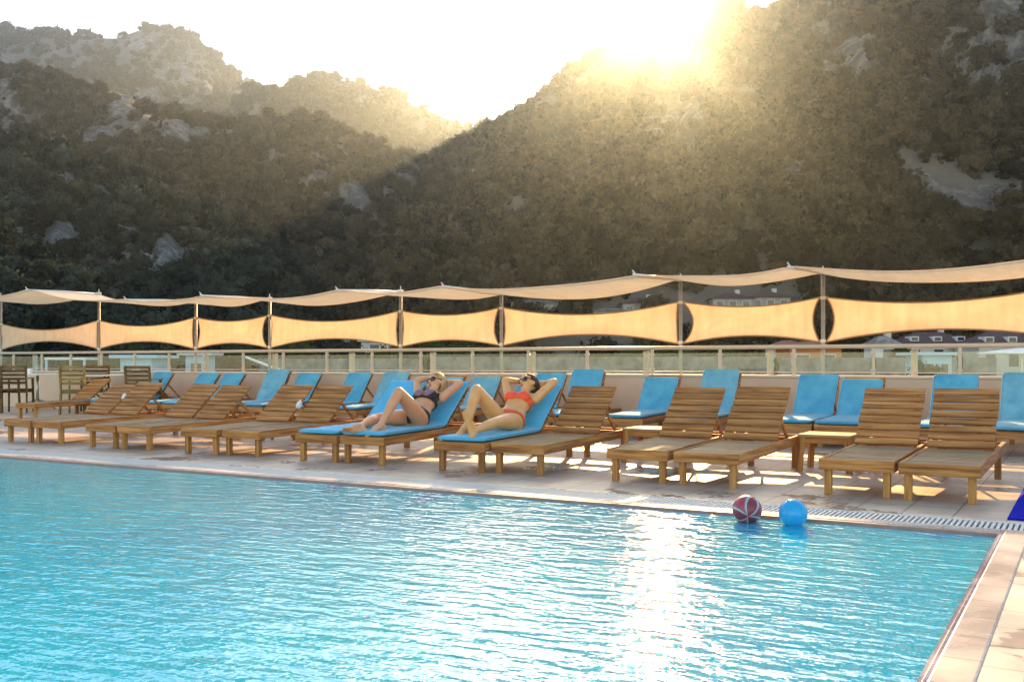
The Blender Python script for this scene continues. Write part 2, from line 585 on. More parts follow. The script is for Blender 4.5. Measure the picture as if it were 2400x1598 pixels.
# ------------------------------------------------------------------ foliage clumps used by the woods
def clump_mesh(name, seed, n_leaf, conical=False, leaf=0.16, flat=1.0):
    r = random.Random(seed)
    mb = MB()
    lobes = []
    for i in range(7):
        if conical:
            h = i / 6
            lobes.append((Vector((r.uniform(-.12, .12), r.uniform(-.12, .12), 0.1 + h * 1.25)), 0.42 * (1 - h * 0.75)))
        else:
            a = r.uniform(0, 2 * PI)
            q = r.uniform(0.1, 0.42)
            lobes.append((Vector((q * math.cos(a), q * math.sin(a), r.uniform(0.1, 0.62) * flat)), r.uniform(0.24, 0.42)))
    # inner masses that stop the sky from showing right through
    for c, q in lobes:
        bm = bmesh.new()
        bmesh.ops.create_icosphere(bm, subdivisions=1, radius=q * 0.72)
        b0 = len(mb.v)
        for v in bm.verts:
            k = 1 + r.uniform(-.28, .28)
            mb.v.append(tuple(v.co * k + c))
        for f in bm.faces:
            mb.f.append(tuple(b0 + v.index for v in f.verts))
        bm.free()
    for i in range(n_leaf):
        c, q = lobes[r.randrange(len(lobes))]
        d = Vector((r.gauss(0, 1), r.gauss(0, 1), r.gauss(0, 1) + 0.25)).normalized()
        p = c + d * q * r.uniform(0.72, 1.12)
        nrm = (d + Vector((r.gauss(0, .6), r.gauss(0, .6), r.gauss(0, .6)))).normalized()
        s = nrm.cross(Vector((r.gauss(0, 1), r.gauss(0, 1), r.gauss(0, 1)))).normalized()
        t = nrm.cross(s)
        l = leaf * r.uniform(0.55, 1.25)
        b0 = len(mb.v)
        mb.v += [tuple(p - s * l * .5), tuple(p + t * l * .35), tuple(p + s * l * .6), tuple(p - t * l * .35)]
        mb.f.append((b0, b0 + 1, b0 + 2, b0 + 3))
    return mb.mesh(name)

SRCS = {}
for key in ('leaf', 'leaf_cool'):
    SRCS[key] = bpy.data.collections.new('foliage_sources')      # not linked to the scene
    for i in range(4):
        me = clump_mesh('scrub_clump', 20 + i, 170, conical=(i == 3), leaf=0.2, flat=(0.8, 1.1, 1.3, 1)[i])
        me.materials.append(M[key])
        SRCS[key].objects.link(bpy.data.objects.new('scrub_clump', me))

def scatter_tree(src):
    ng = bpy.data.node_groups.new('scatter_foliage', 'GeometryNodeTree')
    ng.interface.new_socket('Geometry', in_out='INPUT', socket_type='NodeSocketGeometry')
    ng.interface.new_socket('Geometry', in_out='OUTPUT', socket_type='NodeSocketGeometry')
    gi, go = ng.nodes.new('NodeGroupInput'), ng.nodes.new('NodeGroupOutput')
    ip = ng.nodes.new('GeometryNodeInstanceOnPoints')
    ci = ng.nodes.new('GeometryNodeCollectionInfo')
    ci.inputs['Collection'].default_value = src
    ci.inputs['Separate Children'].default_value = True
    ci.inputs['Reset Children'].default_value = True
    ip.inputs['Pick Instance'].default_value = True
    sc = ng.nodes.new('GeometryNodeInputNamedAttribute')
    sc.data_type = 'FLOAT_VECTOR'
    sc.inputs['Name'].default_value = 'sc'
    ro = ng.nodes.new('GeometryNodeInputNamedAttribute')
    ro.data_type = 'FLOAT_VECTOR'
    ro.inputs['Name'].default_value = 'ro'
    ix = ng.nodes.new('GeometryNodeInputNamedAttribute')
    ix.data_type = 'INT'
    ix.inputs['Name'].default_value = 'ix'
    L = ng.links.new
    L(gi.outputs[0], ip.inputs['Points'])
    L(ci.outputs[0], ip.inputs['Instance'])
    L(sc.outputs[0], ip.inputs['Scale'])
    L(ro.outputs[0], ip.inputs['Rotation'])
    L(ix.outputs[0], ip.inputs['Instance Index'])
    L(ip.outputs[0], go.inputs[0])
    return ng
SCATTER = {k: scatter_tree(v) for k, v in SRCS.items()}

def scatter(name, pts, sizes, label, leaf='leaf', conical=0.02):
    n = len(pts)
    me = bpy.data.meshes.new(name)
    me.vertices.add(n)
    me.vertices.foreach_set('co', np.asarray(pts, np.float32).ravel())
    a = me.attributes.new('sc', 'FLOAT_VECTOR', 'POINT')
    s = np.stack([sizes * rng.uniform(.8, 1.25, n), sizes * rng.uniform(.8, 1.25, n), sizes * rng.uniform(.7, 1.25, n)], 1)
    a.data.foreach_set('vector', s.astype(np.float32).ravel())
    a = me.attributes.new('ro', 'FLOAT_VECTOR', 'POINT')
    r = np.zeros((n, 3), np.float32)
    r[:, 2] = rng.uniform(0, 6.28, n)
    r[:, :2] = rng.normal(0, .12, (n, 2))
    a.data.foreach_set('vector', r.ravel())
    a = me.attributes.new('ix', 'INT', 'POINT')
    k = np.where(rng.uniform(0, 1, n) < conical, 3, rng.integers(0, 3, n)).astype(np.int32)
    a.data.foreach_set('value', k)
    me.update()
    o = bpy.data.objects.new(name, me)
    COL.objects.link(o)
    md = o.modifiers.new('scatter', 'NODES')
    md.node_group = SCATTER[leaf]
    tag(o, label, 'woodland', None, 'stuff')
    return o

# ------------------------------------------------------------------ mountains
HILL = {}
def mountain(name, prof, D, Db, zb, n_u, n_s, amp, seed, nscale, rocks, rockbase, trees, tsize, tlabel, curve=1.0, jag=2.0, dmin=0.0, clear=()):
    """A real hill: crest line at distance D(u) with its own height, a front slope down to Db and a back slope."""
    pu, pv = np.array([p[0] for p in prof], float), np.array([p[1] for p in prof], float)
    us = np.linspace(pu[0], pu[-1], n_u)
    vs = np.interp(us, pu, pv) + jag * fbm(us / 23.0, us * 0 + seed, seed, 4)
    Du = np.interp(us, [d[0] for d in D], [d[1] for d in D])
    Dbu = np.interp(us, [d[0] for d in Db], [d[1] for d in Db])
    zr = CAM.z + (VH - vs) / FPX * Du
    nb = max(6, n_s // 5)
    s_front = np.linspace(0, 1, n_s)
    s_back = np.linspace(0, 1, nb + 1)[1:]
    dep = np.concatenate([Dbu[None] + (Du - Dbu)[None] * s_front[:, None], Du[None] + (Du * 0.55)[None] * s_back[:, None]])
    zz = np.concatenate([zb + (zr - zb)[None] * (s_front[:, None] ** curve), zr[None] - (zr - zb)[None] * s_back[:, None] ** 1.2])
    k = (us - UC) / FPX
    X = CAM.x + FW.x * dep + RT.x * dep * k[None]
    Y = CAM.y + FW.y * dep + RT.y * dep * k[None]
    env = np.concatenate([np.sin(PI * np.clip(s_front, 0, 1)) ** 0.6, np.sin(PI * s_back) * 0.5])[:, None]
    hh = np.maximum(zr - zb, 5)[None]
    nz = (ridged(X / nscale, Y / nscale, seed, 4) - 0.55) * 1.3 + 0.5 * fbm(X / nscale * 3, Y / nscale * 3, seed + 9, 4)
    zz = zz + amp * hh * env * nz
    cap = CAM.z + dep * ((zr - CAM.z) / Du)[None] * np.concatenate([0.90 + 0.10 * s_front, np.ones(nb)])[:, None]
    zz = np.minimum(zz, np.maximum(cap, zb))
    # horizontal shoving, makes gullies and overhanging crags
    dx = amp * 0.5 * hh * env * fbm(X / nscale * 1.7, Y / nscale * 1.7, seed + 31, 4)
    X = X + RT.x * dx
    Y = Y + RT.y * dx
    rows, cols = X.shape
    co_ = np.stack([X, Y, zz], -1).reshape(-1, 3)
    # bearing of each vertex, used to lay the bare rock where the photograph shows it
    rel = co_ - np.array(CAM)
    d_ = rel @ np.array(FW)
    uu = UC + FPX * (rel @ np.array(RT)) / d_
    vv = VH - FPX * rel[:, 2] / d_
    rk = np.full(len(co_), rockbase + .08) + 0.42 * fbm(co_[:, 0] / nscale * 2.5, co_[:, 1] / nscale * 2.5, seed + 5, 4)
    for (ru, rv, rw, rh, st) in rocks:
        g = 1.25 - np.sqrt(((uu - ru) / rw) ** 2 + ((vv - rv) / rh) ** 2) + 0.45 * fbm(uu / 30, vv / 30, seed + 3, 4)
        rk = np.maximum(rk, np.clip(g * 1.8, 0, 1) * (0.35 + 0.65 * st))
    crag = np.clip(rk - .3, 0, 1)
    co_ -= np.array(FW)[None] * (crag * nscale * 0.09 * (ridged(co_[:, 0] / nscale * 7, co_[:, 2] / nscale * 5, seed + 51, 3) - .5))[:, None]
    HILL[name] = (uu, vv, d_)
    idx = np.arange(rows * cols).reshape(rows, cols)
    f = np.stack([idx[:-1, :-1], idx[:-1, 1:], idx[1:, 1:], idx[1:, :-1]], -1).reshape(-1, 4)
    me = bpy.data.meshes.new(name)
    me.vertices.add(len(co_)); me.vertices.foreach_set('co', co_.astype(np.float32).ravel())
    me.loops.add(f.size); me.loops.foreach_set('vertex_index', f.astype(np.int32).ravel())
    me.polygons.add(len(f))
    me.polygons.foreach_set('loop_start', (np.arange(len(f)) * 4).astype(np.int32))
    me.update(calc_edges=True)
    me.validate()
    at = me.attributes.new('rock', 'FLOAT', 'POINT')
    at.data.foreach_set('value', np.clip(rk, 0, 1).astype(np.float32))
    cool = name in ('far_mountain', 'middle_mountain', 'dark_spur', 'scrub_knoll')
    link(name, me, M['terrain_cool' if cool else 'terrain'], smooth=True, kind='structure')
    # woods
    if trees:
        i = rng.uniform(0, n_s + 1.5, trees * 4)
        j = rng.uniform(0, cols - 1.001, trees * 4)
        i = np.minimum(i, rows - 1.001)
        i0, j0 = i.astype(int), j.astype(int)
        fi, fj = (i - i0)[:, None], (j - j0)[:, None]
        g = co_.reshape(rows, cols, 3)
        p = (g[i0, j0] * (1 - fi) + g[i0 + 1, j0] * fi) * (1 - fj) + (g[i0, j0 + 1] * (1 - fi) + g[i0 + 1, j0 + 1] * fi) * fj
        rkk = np.clip(rk, 0, 1).reshape(rows, cols)[i0, j0]
        dd = (p - np.array(CAM)) @ np.array(FW)
        keep = rng.uniform(0, 1, len(p)) > np.clip((rkk - 0.25) * 2.2, 0, 0.86)
        dens = 0.5 + fbm(p[:, 0] / nscale * 5, p[:, 1] / nscale * 5, seed + 77, 3)
        keep &= rng.uniform(0, 1, len(p)) < np.clip(dens * 1.7 + 0.05, 0.08, 1)
        keep &= dd > dmin
        pu_, pv_ = UC + FPX * ((p - np.array(CAM)) @ np.array(RT)) / dd, VH - FPX * (p[:, 2] - CAM.z) / dd
        for (c0, c1, c2, c3) in clear:
            keep &= ~((pu_ > c0) & (pu_ < c1) & (pv_ > c2) & (pv_ < c3))
        p = p[keep][:trees]
        sz = tsize * rng.uniform(0.35, 1.2, len(p)) ** 1.3 * (0.75 + 0.5 * rng.uniform(0, 1, len(p)))
        p[:, 2] -= 0.12 * sz
        scatter(name + '_scrub', p, sz, tlabel, 'leaf_cool' if cool else 'leaf')

mountain('far_mountain', [(-700, 140), (-300, 20), (-100, 40), (0, 60), (31, 69), (61, 82), (112, 79), (168, 89), (224, 88), (275, 91), (306, 79), (352, 62), (387, 74),
          (433, 84), (479, 110), (515, 138), (555, 173), (596, 206), (700, 290), (820, 380)],
         [(-700, 1150), (900, 1150)], [(-700, 620), (900, 620)], 0, 340, 90, 0.20, 3, 210,
         [(20, 230, 40, 60, .9), (430, 180, 70, 40, .45), (360, 110, 60, 30, .4), (240, 250, 60, 30, .4)], 0.12, 6000, 9.0,
         'scrubby pine wood covering the hazy blue far mountain', 0.95, 1.5)
mountain('middle_mountain', [(430, 330), (520, 270), (601, 211), (652, 219), (693, 204), (739, 186), (805, 189), (866, 204), (917, 224), (978, 250), (1019, 270),
          (1070, 285), (1103, 306), (1116, 288), (1152, 285), (1177, 291), (1300, 330), (1500, 420)],
         [(400, 800), (1500, 800)], [(400, 470), (1500, 470)], 0, 260, 80, 0.20, 8, 150, [(860, 250, 40, 20, .35)], 0.08, 5000, 7.5,
         'pine wood on the rounded middle mountain below the notch', 0.95, 2.5)
mountain('brown_spur', [(-600, 60), (-200, 150), (0, 163), (112, 173), (204, 204), (275, 219), (357, 250), (433, 275), (510, 296), (560, 298), (576, 285), (663, 278), (713, 290), (764, 288),
          (795, 311), (841, 331), (876, 352), (968, 377), (1004, 403), (1034, 443), (1100, 520), (1200, 600), (1300, 690)],
         [(-600, 520), (0, 500), (1300, 360)], [(-600, 250), (0, 240), (1300, 215)], -2, 420, 130, 0.20, 14, 95,
         [(280, 250, 40, 40, .8), (230, 310, 60, 14, .9), (195, 330, 30, 10, .9), (400, 310, 60, 30, .6), (470, 315, 25, 18, .6), (600, 330, 40, 22, .7), (640, 390, 40, 40, .75),
          (745, 405, 45, 30, .75), (820, 420, 40, 35, .6), (930, 440, 40, 40, .7), (960, 490, 60, 40, .5), (1050, 540, 35, 50, .7), (1120, 560, 45, 35, .7), (20, 230, 30, 60, .9)],
         0.17, 10000, 4.2, 'thin scrub and pines over the brown middle spur', 0.9, 5.0)
mountain('dark_spur', [(-500, 300), (-200, 330), (0, 346), (20, 352), (56, 339), (87, 352), (107, 377), (148, 367), (183, 397), (214, 403), (245, 418), (306, 423), (336, 438),
          (372, 453), (392, 479), (418, 489), (459, 484), (510, 510), (550, 525), (581, 540), (611, 576), (652, 606), (683, 627), (708, 662), (740, 720), (790, 800)],
         [(-500, 260), (790, 215)], [(-500, 130), (790, 120)], -6, 330, 120, 0.20, 21, 45,
         [(230, 480, 60, 45, .75), (300, 540, 50, 50, .6), (170, 440, 50, 35, .5), (150, 560, 50, 40, .4), (430, 470, 30, 20, .5), (620, 620, 40, 20, .5), (560, 560, 40, 30, .4)],
         0.18, 5000, 3.6, 'dark bushes covering the nearest left spur', 0.9, 6.0)
mountain('scrub_knoll', [(-300, 520), (-100, 560), (0, 576), (25, 611), (102, 632), (163, 657), (230, 690), (300, 720), (400, 765), (480, 800), (560, 835)],
         [(-300, 120), (560, 100)], [(-300, 66), (560, 70)], -8, 140, 60, 0.2, 31, 22, [(250, 720, 60, 30, .6), (120, 700, 40, 20, .4)], 0.15, 2600, 2.1,
         'grey green shrubs on the low knoll behind the left railing', 0.9, 6.0)
mountain('sunlit_mountain', [(860, 470), (950, 400), (1050, 350), (1130, 310), (1200, 275), (1251, 247), (1317, 183), (1368, 153), (1419, 106), (1445, 102), (1500, 104), (1600, 102), (1618, 62), (1640, 26),
          (1659, 20), (1710, 10), (1740, 18), (1776, 38), (1806, 30), (1837, 5), (1878, -4), (2000, -50), (2200, -120), (2400, -170), (2700, -200), (3100, -100)],
         [(860, 640), (1550, 540), (2400, 430), (3100, 420)], [(860, 150), (1550, 140), (2400, 130), (3100, 130)], -9, 520, 190, 0.17, 41, 120,
         [(1990, 160, 95, 95, .62), (1990, 240, 60, 40, .5), (2360, 90, 90, 120, .9), (2330, 200, 60, 50, .7), (1590, 290, 70, 34, 1.0), (1630, 275, 30, 30, 1.0), (1520, 310, 60, 20, .7),
          (1560, 440, 50, 30, .45), (1650, 440, 60, 30, .45), (1860, 420, 60, 40, .45), (1720, 520, 80, 40, .4), (1600, 530, 60, 30, .4), (1340, 560, 40, 40, .5),
          (2050, 460, 50, 30, .4), (2200, 470, 70, 30, .45), (2080, 560, 60, 25, .35), (2260, 600, 50, 25, .35), (2330, 460, 60, 30, .4), (1960, 250, 40, 20, .4), (2200, 720, 60, 20, .4)],
         0.13, 24000, 4.1, 'scrub and low trees over the steep sunlit right mountain', 0.86, 4.0, 0, [(1365, 1470, 705, 775), (1470, 1880, 675, 765), (1205, 1345, 690, 745), (1235, 1480, 770, 850), (1462, 1606, 60, 128)])

def hill_depth(name, u, v):
    uu, vv, d_ = HILL[name]
    e = ((uu - u) / 6) ** 2 + ((vv - v) / 3) ** 2 + d_ / 900
    return float(d_[int(np.argmin(e))])

# valley floor below the terrace
g = MB()
n = 40
P = []
for i in range(n):
    row = []
    for j in range(n):
        a, d = -1.2 + 2.4 * j / (n - 1), 4 + 1500 * (i / (n - 1)) ** 2
        q = CAM + (FW * math.cos(a) + RT * math.sin(a)) * d
        row.append((q.x, q.y, -14 + 1.2 * math.sin(q.x * .05) + 1.0 * math.cos(q.y * .043)))
    P.append(row)
g.grid(P)
vf = g.build('valley_floor', M['valley'], kind='structure', smooth=True)

# ------------------------------------------------------------------ town below the terrace
M['plaster_white'] = mat_plain('white_house_plaster', (0.62, 0.58, 0.54), 0.85, 0.08, 0.8)
M['plaster_cream'] = mat_plain('cream_house_plaster', (0.55, 0.47, 0.38), 0.85, 0.08, 0.8)
M['plaster_dull'] = mat_plain('weathered_pinkish_plaster', (0.33, 0.27, 0.235), 0.85, 0.15, 0.8)
M['plaster_orange'] = mat_plain('orange_house_plaster', (0.52, 0.16, 0.05), 0.85, 0.08, 0.8)
M['plaster_blue'] = mat_plain('pale_blue_plaster', (0.40, 0.56, 0.66), 0.8, 0.06, 0.8)
M['stone'] = mat_plain('grey_terrace_stone', (0.21, 0.18, 0.15), 0.9, 0.65, 0.9, 0.3)
M['window'] = mat_plain('dark_window_glass', (0.03, 0.035, 0.045), 0.12, 0.2, 3)
m, nt, out = newmat('red_clay_roof_tiles')
c = coords(nt)
wv = nt.nodes.new('ShaderNodeTexWave'); wv.inputs['Scale'].default_value = 1.6; wv.inputs['Distortion'].default_value = .6
nt.links.new(c, wv.inputs['Vector'])
n_ = noisetex(nt, c, 1.4, 5, .65)
col = ramp(nt, n_, [(.3, (.16, .05, .032)), (.7, (.30, .105, .065))])
principled(nt, out, col, .8, wv.outputs['Fac'], .12, .6)
M['roof'] = m
M['roof_dark'] = mat_plain('dark_maroon_roof_tiles', (0.085, 0.035, 0.032), 0.8, 0.35, 1.1, 0.3)

def house(label, u, vtop, depth, w, d, h, wall, roof, roof_h, nwin=3, floors=2, rz=0.0, found=9.0, dormers=0):
    """w, d, h in metres; the eaves stand roof_h below vtop; windows face the terrace"""
    top = at_depth(u, vtop, depth)
    zt = top.z - roof_h
    base = zt - h
    t = thing('house', label, 'house', (top.x, top.y, base), YAW + rz, 'houses of the town below the hills')
    MB().box(-w / 2, w / 2, -d / 2, d / 2, -found, h).build('wall', M[wall], t)
    e = .5
    rf = MB()
    if roof_h > .35:
        b = len(rf.v)
        rg = max(w / 2 - d / 2 * .8, w * .12)
        rf.v += [(-w / 2 - e, -d / 2 - e, h + .005), (w / 2 + e, -d / 2 - e, h + .005), (w / 2 + e, d / 2 + e, h + .005), (-w / 2 - e, d / 2 + e, h + .005), (-rg, 0, h + roof_h), (rg, 0, h + roof_h)]
        rf.f += [(0, 1, 5, 4), (1, 2, 5), (2, 3, 4, 5), (3, 0, 4), (3, 2, 1, 0)]
    else:
        rf.box(-w / 2 - e, w / 2 + e, -d / 2 - e, d / 2 + e, h + .003, h + max(roof_h, .15))
    ro = rf.build('roof', M[roof], t)
    if roof_h > 1.0:
        MB().box(w * .18, w * .18 + .7, .4, 1.1, h + roof_h * .45, h + roof_h + .5).build('chimney', M['plaster_cream'], ro)
    for k in range(dormers):
        x = -w / 2 + w * (k + .5) / dormers
        dm = MB().box(x - .6, x + .6, -d / 2 + .3, -d / 2 + 2.2, h + .3, h + .3 + roof_h * .42)
        do = dm.build('dormer', M['plaster_white'], t)
        MB().box(x - .42, x + .42, -d / 2 + .24, -d / 2 + .296, h + .45, h + .2 + roof_h * .4).build('window', M['window'], do)
    fh = h / floors
    for f in range(floors):
        for k in range(nwin):
            x = -w / 2 + w * (k + .5) / nwin
            ww = min(1.3, w / nwin * .5)
            fr = MB()
            x0, x1, z0, z1 = x - ww / 2, x + ww / 2, f * fh + fh * .30, f * fh + fh * .80
            fr.box(x0 - .08, x0, -d / 2 - .05, -d / 2 + .02, z0 - .08, z1 + .08).box(x1, x1 + .08, -d / 2 - .05, -d / 2 + .02, z0 - .08, z1 + .08)
            fr.box(x0, x1, -d / 2 - .05, -d / 2 + .02, z1, z1 + .08).box(x0, x1, -d / 2 - .07, -d / 2 + .02, z0 - .08, z0)
            wo = fr.build('window', M['plaster_white'], t)
            MB().box(x0, x1, -d / 2 - .02, -d / 2 - .004, z0, z1).build('pane', M['window'], wo)
    return t

house('white house with red roof and blue windows below the fourth screen from the left', 752, 784, 170, 4.4, 5, 5.5, 'plaster_white', 'roof', 1.0, 2)
house('taller pinkish white house with balconies right of the one with blue windows', 815, 782, 180, 7.5, 6, 7, 'plaster_cream', 'roof', .9, 3)
house('narrow white house end showing under the screen left of the blonde woman', 882, 798, 150, 4.0, 4, 4.5, 'plaster_white', 'plaster_white', .2, 1)
house('orange plastered building behind the railing below the tallest pole', 1893, 800, 95, 4.8, 5, 6, 'plaster_orange', 'roof', .7, 2)
house('red roofed building with pale posts left of the orange building', 1845, 797, 104, 3.6, 4, 6, 'plaster_cream', 'roof', .8, 3)
house('small grey gabled white house right of the orange building', 2068, 787, 125, 3.2, 4, 5, 'plaster_white', 'stone', 1.2, 1)
house('long dark maroon roofed house with dormers at the right, first from the left', 2175, 778, 140, 9.5, 7, 4, 'plaster_cream', 'roof_dark', 1.7, 3, 1, 0, 9, 3)
house('long dark maroon roofed house with dormers at the right, cut by the frame', 2345, 776, 132, 9.0, 7, 4, 'plaster_cream', 'roof_dark', 1.9, 3, 1, 0, 9, 3)
house('brown roofed house under the long screen, left one of three', 1285, 783, hill_depth('sunlit_mountain', 1285, 805), 7.5, 6, 5, 'plaster_cream', 'roof', 1.4, 3)
house('brown roofed house under the long screen, middle one of three', 1355, 781, hill_depth('sunlit_mountain', 1355, 803), 8.0, 6, 5, 'plaster_white', 'roof', 1.5, 3)
house('brown roofed house under the long screen, right one of three', 1425, 783, hill_depth('sunlit_mountain', 1425, 805), 7.0, 6, 5, 'plaster_cream', 'roof', 1.4, 3)
row = [(1392, 727, 'low pale house on the slope above the long screen, leftmost'), (1432, 722, 'low wide house second from the left on the slope above the long screen')]
for u, v, lab in row:
    house(lab, u, v, hill_depth('sunlit_mountain', u, v + 14), 6.0, 6, 3.0, 'plaster_dull', 'stone', .6, 3, 1)
row = [(1500, 697), (1545, 694), (1622, 690), (1665, 688), (1708, 686), (1750, 688), (1795, 683), (1838, 686)]
nm = ['first', 'second', 'third', 'fourth', 'fifth', 'sixth', 'seventh', 'last']
for k, (u, v) in enumerate(row):
    house('%s hillside house from the left above the screens' % nm[k], u, v, hill_depth('sunlit_mountain', u, v + 24), 6.2, 6, 4.4, 'plaster_dull', ('roof_dark', 'roof_dark', 'stone')[k % 3], 1.1, 3, 2)
row = [(1232, 703), (1272, 705), (1312, 704)]
for k, (u, v) in enumerate(row):
    house(('left', 'middle', 'right')[k] + ' one of three tiny pale houses high on the dark slope', u, v, hill_depth('sunlit_mountain', u, v + 8), 5.0, 5, 2.6, 'plaster_dull', 'stone', .5, 2, 1)
house('pale blue garden building showing through the glass at right', 2175, 826, 70, 2.0, 3, 3, 'plaster_blue', 'plaster_blue', .2, 2, 1)
house('bluish white shed with a white roof at the left behind the railing', 470, 825, 75, 1.6, 2, 3, 'plaster_blue', 'plaster_white', .25, 1, 1)
house('pale blue house showing through the glass behind the dark slatted chair', 340, 832, 62, 1.9, 3, 3, 'plaster_blue', 'plaster_blue', .2, 2, 1)

# bar hut with a dark opening beyond the railing
hp = at_depth(154, 838, 48)
t = thing('bar_hut', 'white framed hut with a dark opening behind the railing above the dining tables', 'hut', (hp.x, hp.y, hp.z), YAW)
MB().box(-.95, .95, .0, 1.6, -10, -.62).box(-.95, .95, 1.5, 1.6, -.62, -.1).build('body', M['dark'], t)
MB().box(-.98, .98, -.1, 1.65, -.1, 0).build('roof', M['white'], t)
for x in (-.92, .25, .9):
    MB().box(x - .05, x + .05, -.05, .05, -.62, -.1).build('post', M['plaster_blue'], t)
# diagonal white pole behind the glass
a, b = at_depth(576, 837, 27), at_depth(668, 872, 25.5)
c_ = b + (b - a) * 2.2
t = MB().tube([a, b, c_, c_ + Vector((0, 0, -6))], .035, 8).build('white_pole', M['white'], smooth=True)
tag(t, 'white pole slanting down behind the railing glass at left', 'pole')
# white parasol
pp = at_depth(2395, 816, 34)
t = thing('parasol', 'large white parasol seen edge on behind the railing at the right edge', 'parasol', (pp.x, pp.y, pp.z), YAW)
MB().lathe([(0, .02), (.5, -.03), (1.0, -.09), (1.48, -.15), (1.48, -.20), (1.0, -.13), (0, -.02)], 8).build('canopy', M['white'], t)
MB().tube([(0, 0, 0), (0, 0, -9)], .03, 8).build('pole', M['steel'], t)
# stone terrace wall in the valley
for lab, (u0, u1, d, v0) in (('long grey stone terrace wall seen through the glass in the middle', (1010, 1800, 88, 836)), ('grey stone terrace wall seen through the glass at right', (1830, 2330, 80, 838)), ('grey stone terrace wall seen through the glass at left', (520, 990, 92, 840))):
    a, b = at_depth(u0, v0, d), at_depth(u1, v0, d)
    tag(MB().bar((a.x, a.y, a.z - 6), (b.x, b.y, b.z - 6), .8, 12).build('terrace_wall', M['stone']), lab, 'wall', 'stone terrace walls below')

# garden trees
def tree(label, u, vtop, depth, hgt, wid, seed, conical=False):
    p = at_depth(u, vtop, depth)
    t = thing('garden_tree', label, 'tree', (p.x, p.y, p.z - hgt), 0, 'garden trees below the terrace')
    r = random.Random(seed)
    me = clump_mesh('crown', seed, 900, conical, .085)
    zmax = max(v.co.z for v in me.vertices)
    for v in me.vertices:
        v.co = Vector((v.co.x * wid, v.co.y * wid, hgt * (.25 + .75 * (v.co.z + .1) / (zmax + .1))))
    link('crown', me, M['leaf_town'], t)
    m = MB().tube([(0, 0, -8), (.05, 0, hgt * .3), (-.05, .05, hgt * .75)], [.16, .12, .05], 8)
    for k in range(4):
        a = r.uniform(0, 6.28)
        m.tube([(0, 0, hgt * .3), (math.cos(a) * wid * .3, math.sin(a) * wid * .3, hgt * .6)], [.07, .03], 6)
    m.build('trunk', M['bark'], t)
tl_ = [(700, 792, 110, 5, 3.6, 'round dark tree left of the white house with blue windows'), (852, 806, 120, 4, 3.0, 'round dark tree between the two white houses, in front'),
       (915, 800, 110, 4.5, 3.4, 'dark bushy tree right of the narrow white house end'), (1008, 786, 100, 5, 3.0, 'tall dark tree behind the railing left of the gap above the blonde woman'),
       (1070, 792, 96, 4.5, 4.4, 'broad dark tree above the head of the blonde woman'), (560, 806, 84, 4, 3.4, 'grey green tree behind the railing at the diagonal white pole'),
       (395, 806, 84, 4, 3.8, 'grey green tree behind the railing right of the dark slatted chair'), (290, 805, 70, 4, 3.2, 'dark tree behind the railing above the left dining chairs'),
       (1480, 800, 130, 5, 4.2, 'dark tree right of the three brown roofed houses'), (1560, 806, 120, 4, 3.4, 'dark tree below the third pole from the right'),
       (1700, 797, 125, 5, 4.6, 'wide dark tree left of the red roofed building'), (2110, 800, 110, 4, 2.6, 'small dark tree beside the grey gabled house'),
       (1818, 838, 60, 3, .9, 'slim dark cypress seen through the glass left of the orange building'), (2168, 836, 62, 2.5, 1.8, 'light green bush seen through the glass at right')]
for k, (u, v, d, h, wd, lab) in enumerate(tl_):
    tree(lab, u, v, d, h, wd, 100 + k, k == 12)
# ------------------------------------------------------------------ court: pool, deck, parapet
XL, XR, YN, YW = -30.0, 9.0, -13.0, 7.8        # deck extents, parapet line
WZ = -0.024                                    # water level
g = MB()
g.box(XL, XR, 0.50, YW, -0.5, 0.0)
g.build('deck', M['deck'], kind='structure')
g = MB()
g.box(0.16, XR, YN, -0.02, -0.5, -0.004)
g.build('side_paving', M['deck_pale'], kind='structure')
g = MB()
g.box(0.53, XR, -0.02, 0.50, -0.5, -0.002)
g.build('corner_paving', M['deck'], kind='structure')
g = MB()
g.box(XL, 0.02, 0.035, 0.15, -0.5, 0.003)
g.box(0.02, 0.16, YN, 0.15, -0.5, 0.003)
g.build('pool_coping', M['coping'], kind='structure', bevel=0.008)
g = MB()
g.box(XL, 0.02, -0.004, 0.035, -0.040, -0.002)
g.build('pool_edge_tiles', M['coping_edge'], kind='structure', bevel=0.006)
g = MB()
b = 0.34
g.box(XL, 0.0, YN, 0.0, -b - 0.2, -b)
g.box(-0.004, 0.02, YN, 0.0, -b, -0.16)
g.box(XL, -0.004, -0.002, 0.02, -b, -0.041)
g.build('pool_basin', M['pool_tile'], kind='structure')
g = MB()
g.box(-0.010, 0.02, YN, 0.0, -0.16, -0.003)
g.build('pool_mosaic_band', M['pool_band'], kind='structure')
g = MB()
g.v = [(XL, YN, WZ), (-0.010, YN, WZ), (-0.010, -0.010, WZ), (XL, -0.010, WZ)]
g.f = [(0, 1, 2, 3)]
g.build('water', M['water'], kind='structure')

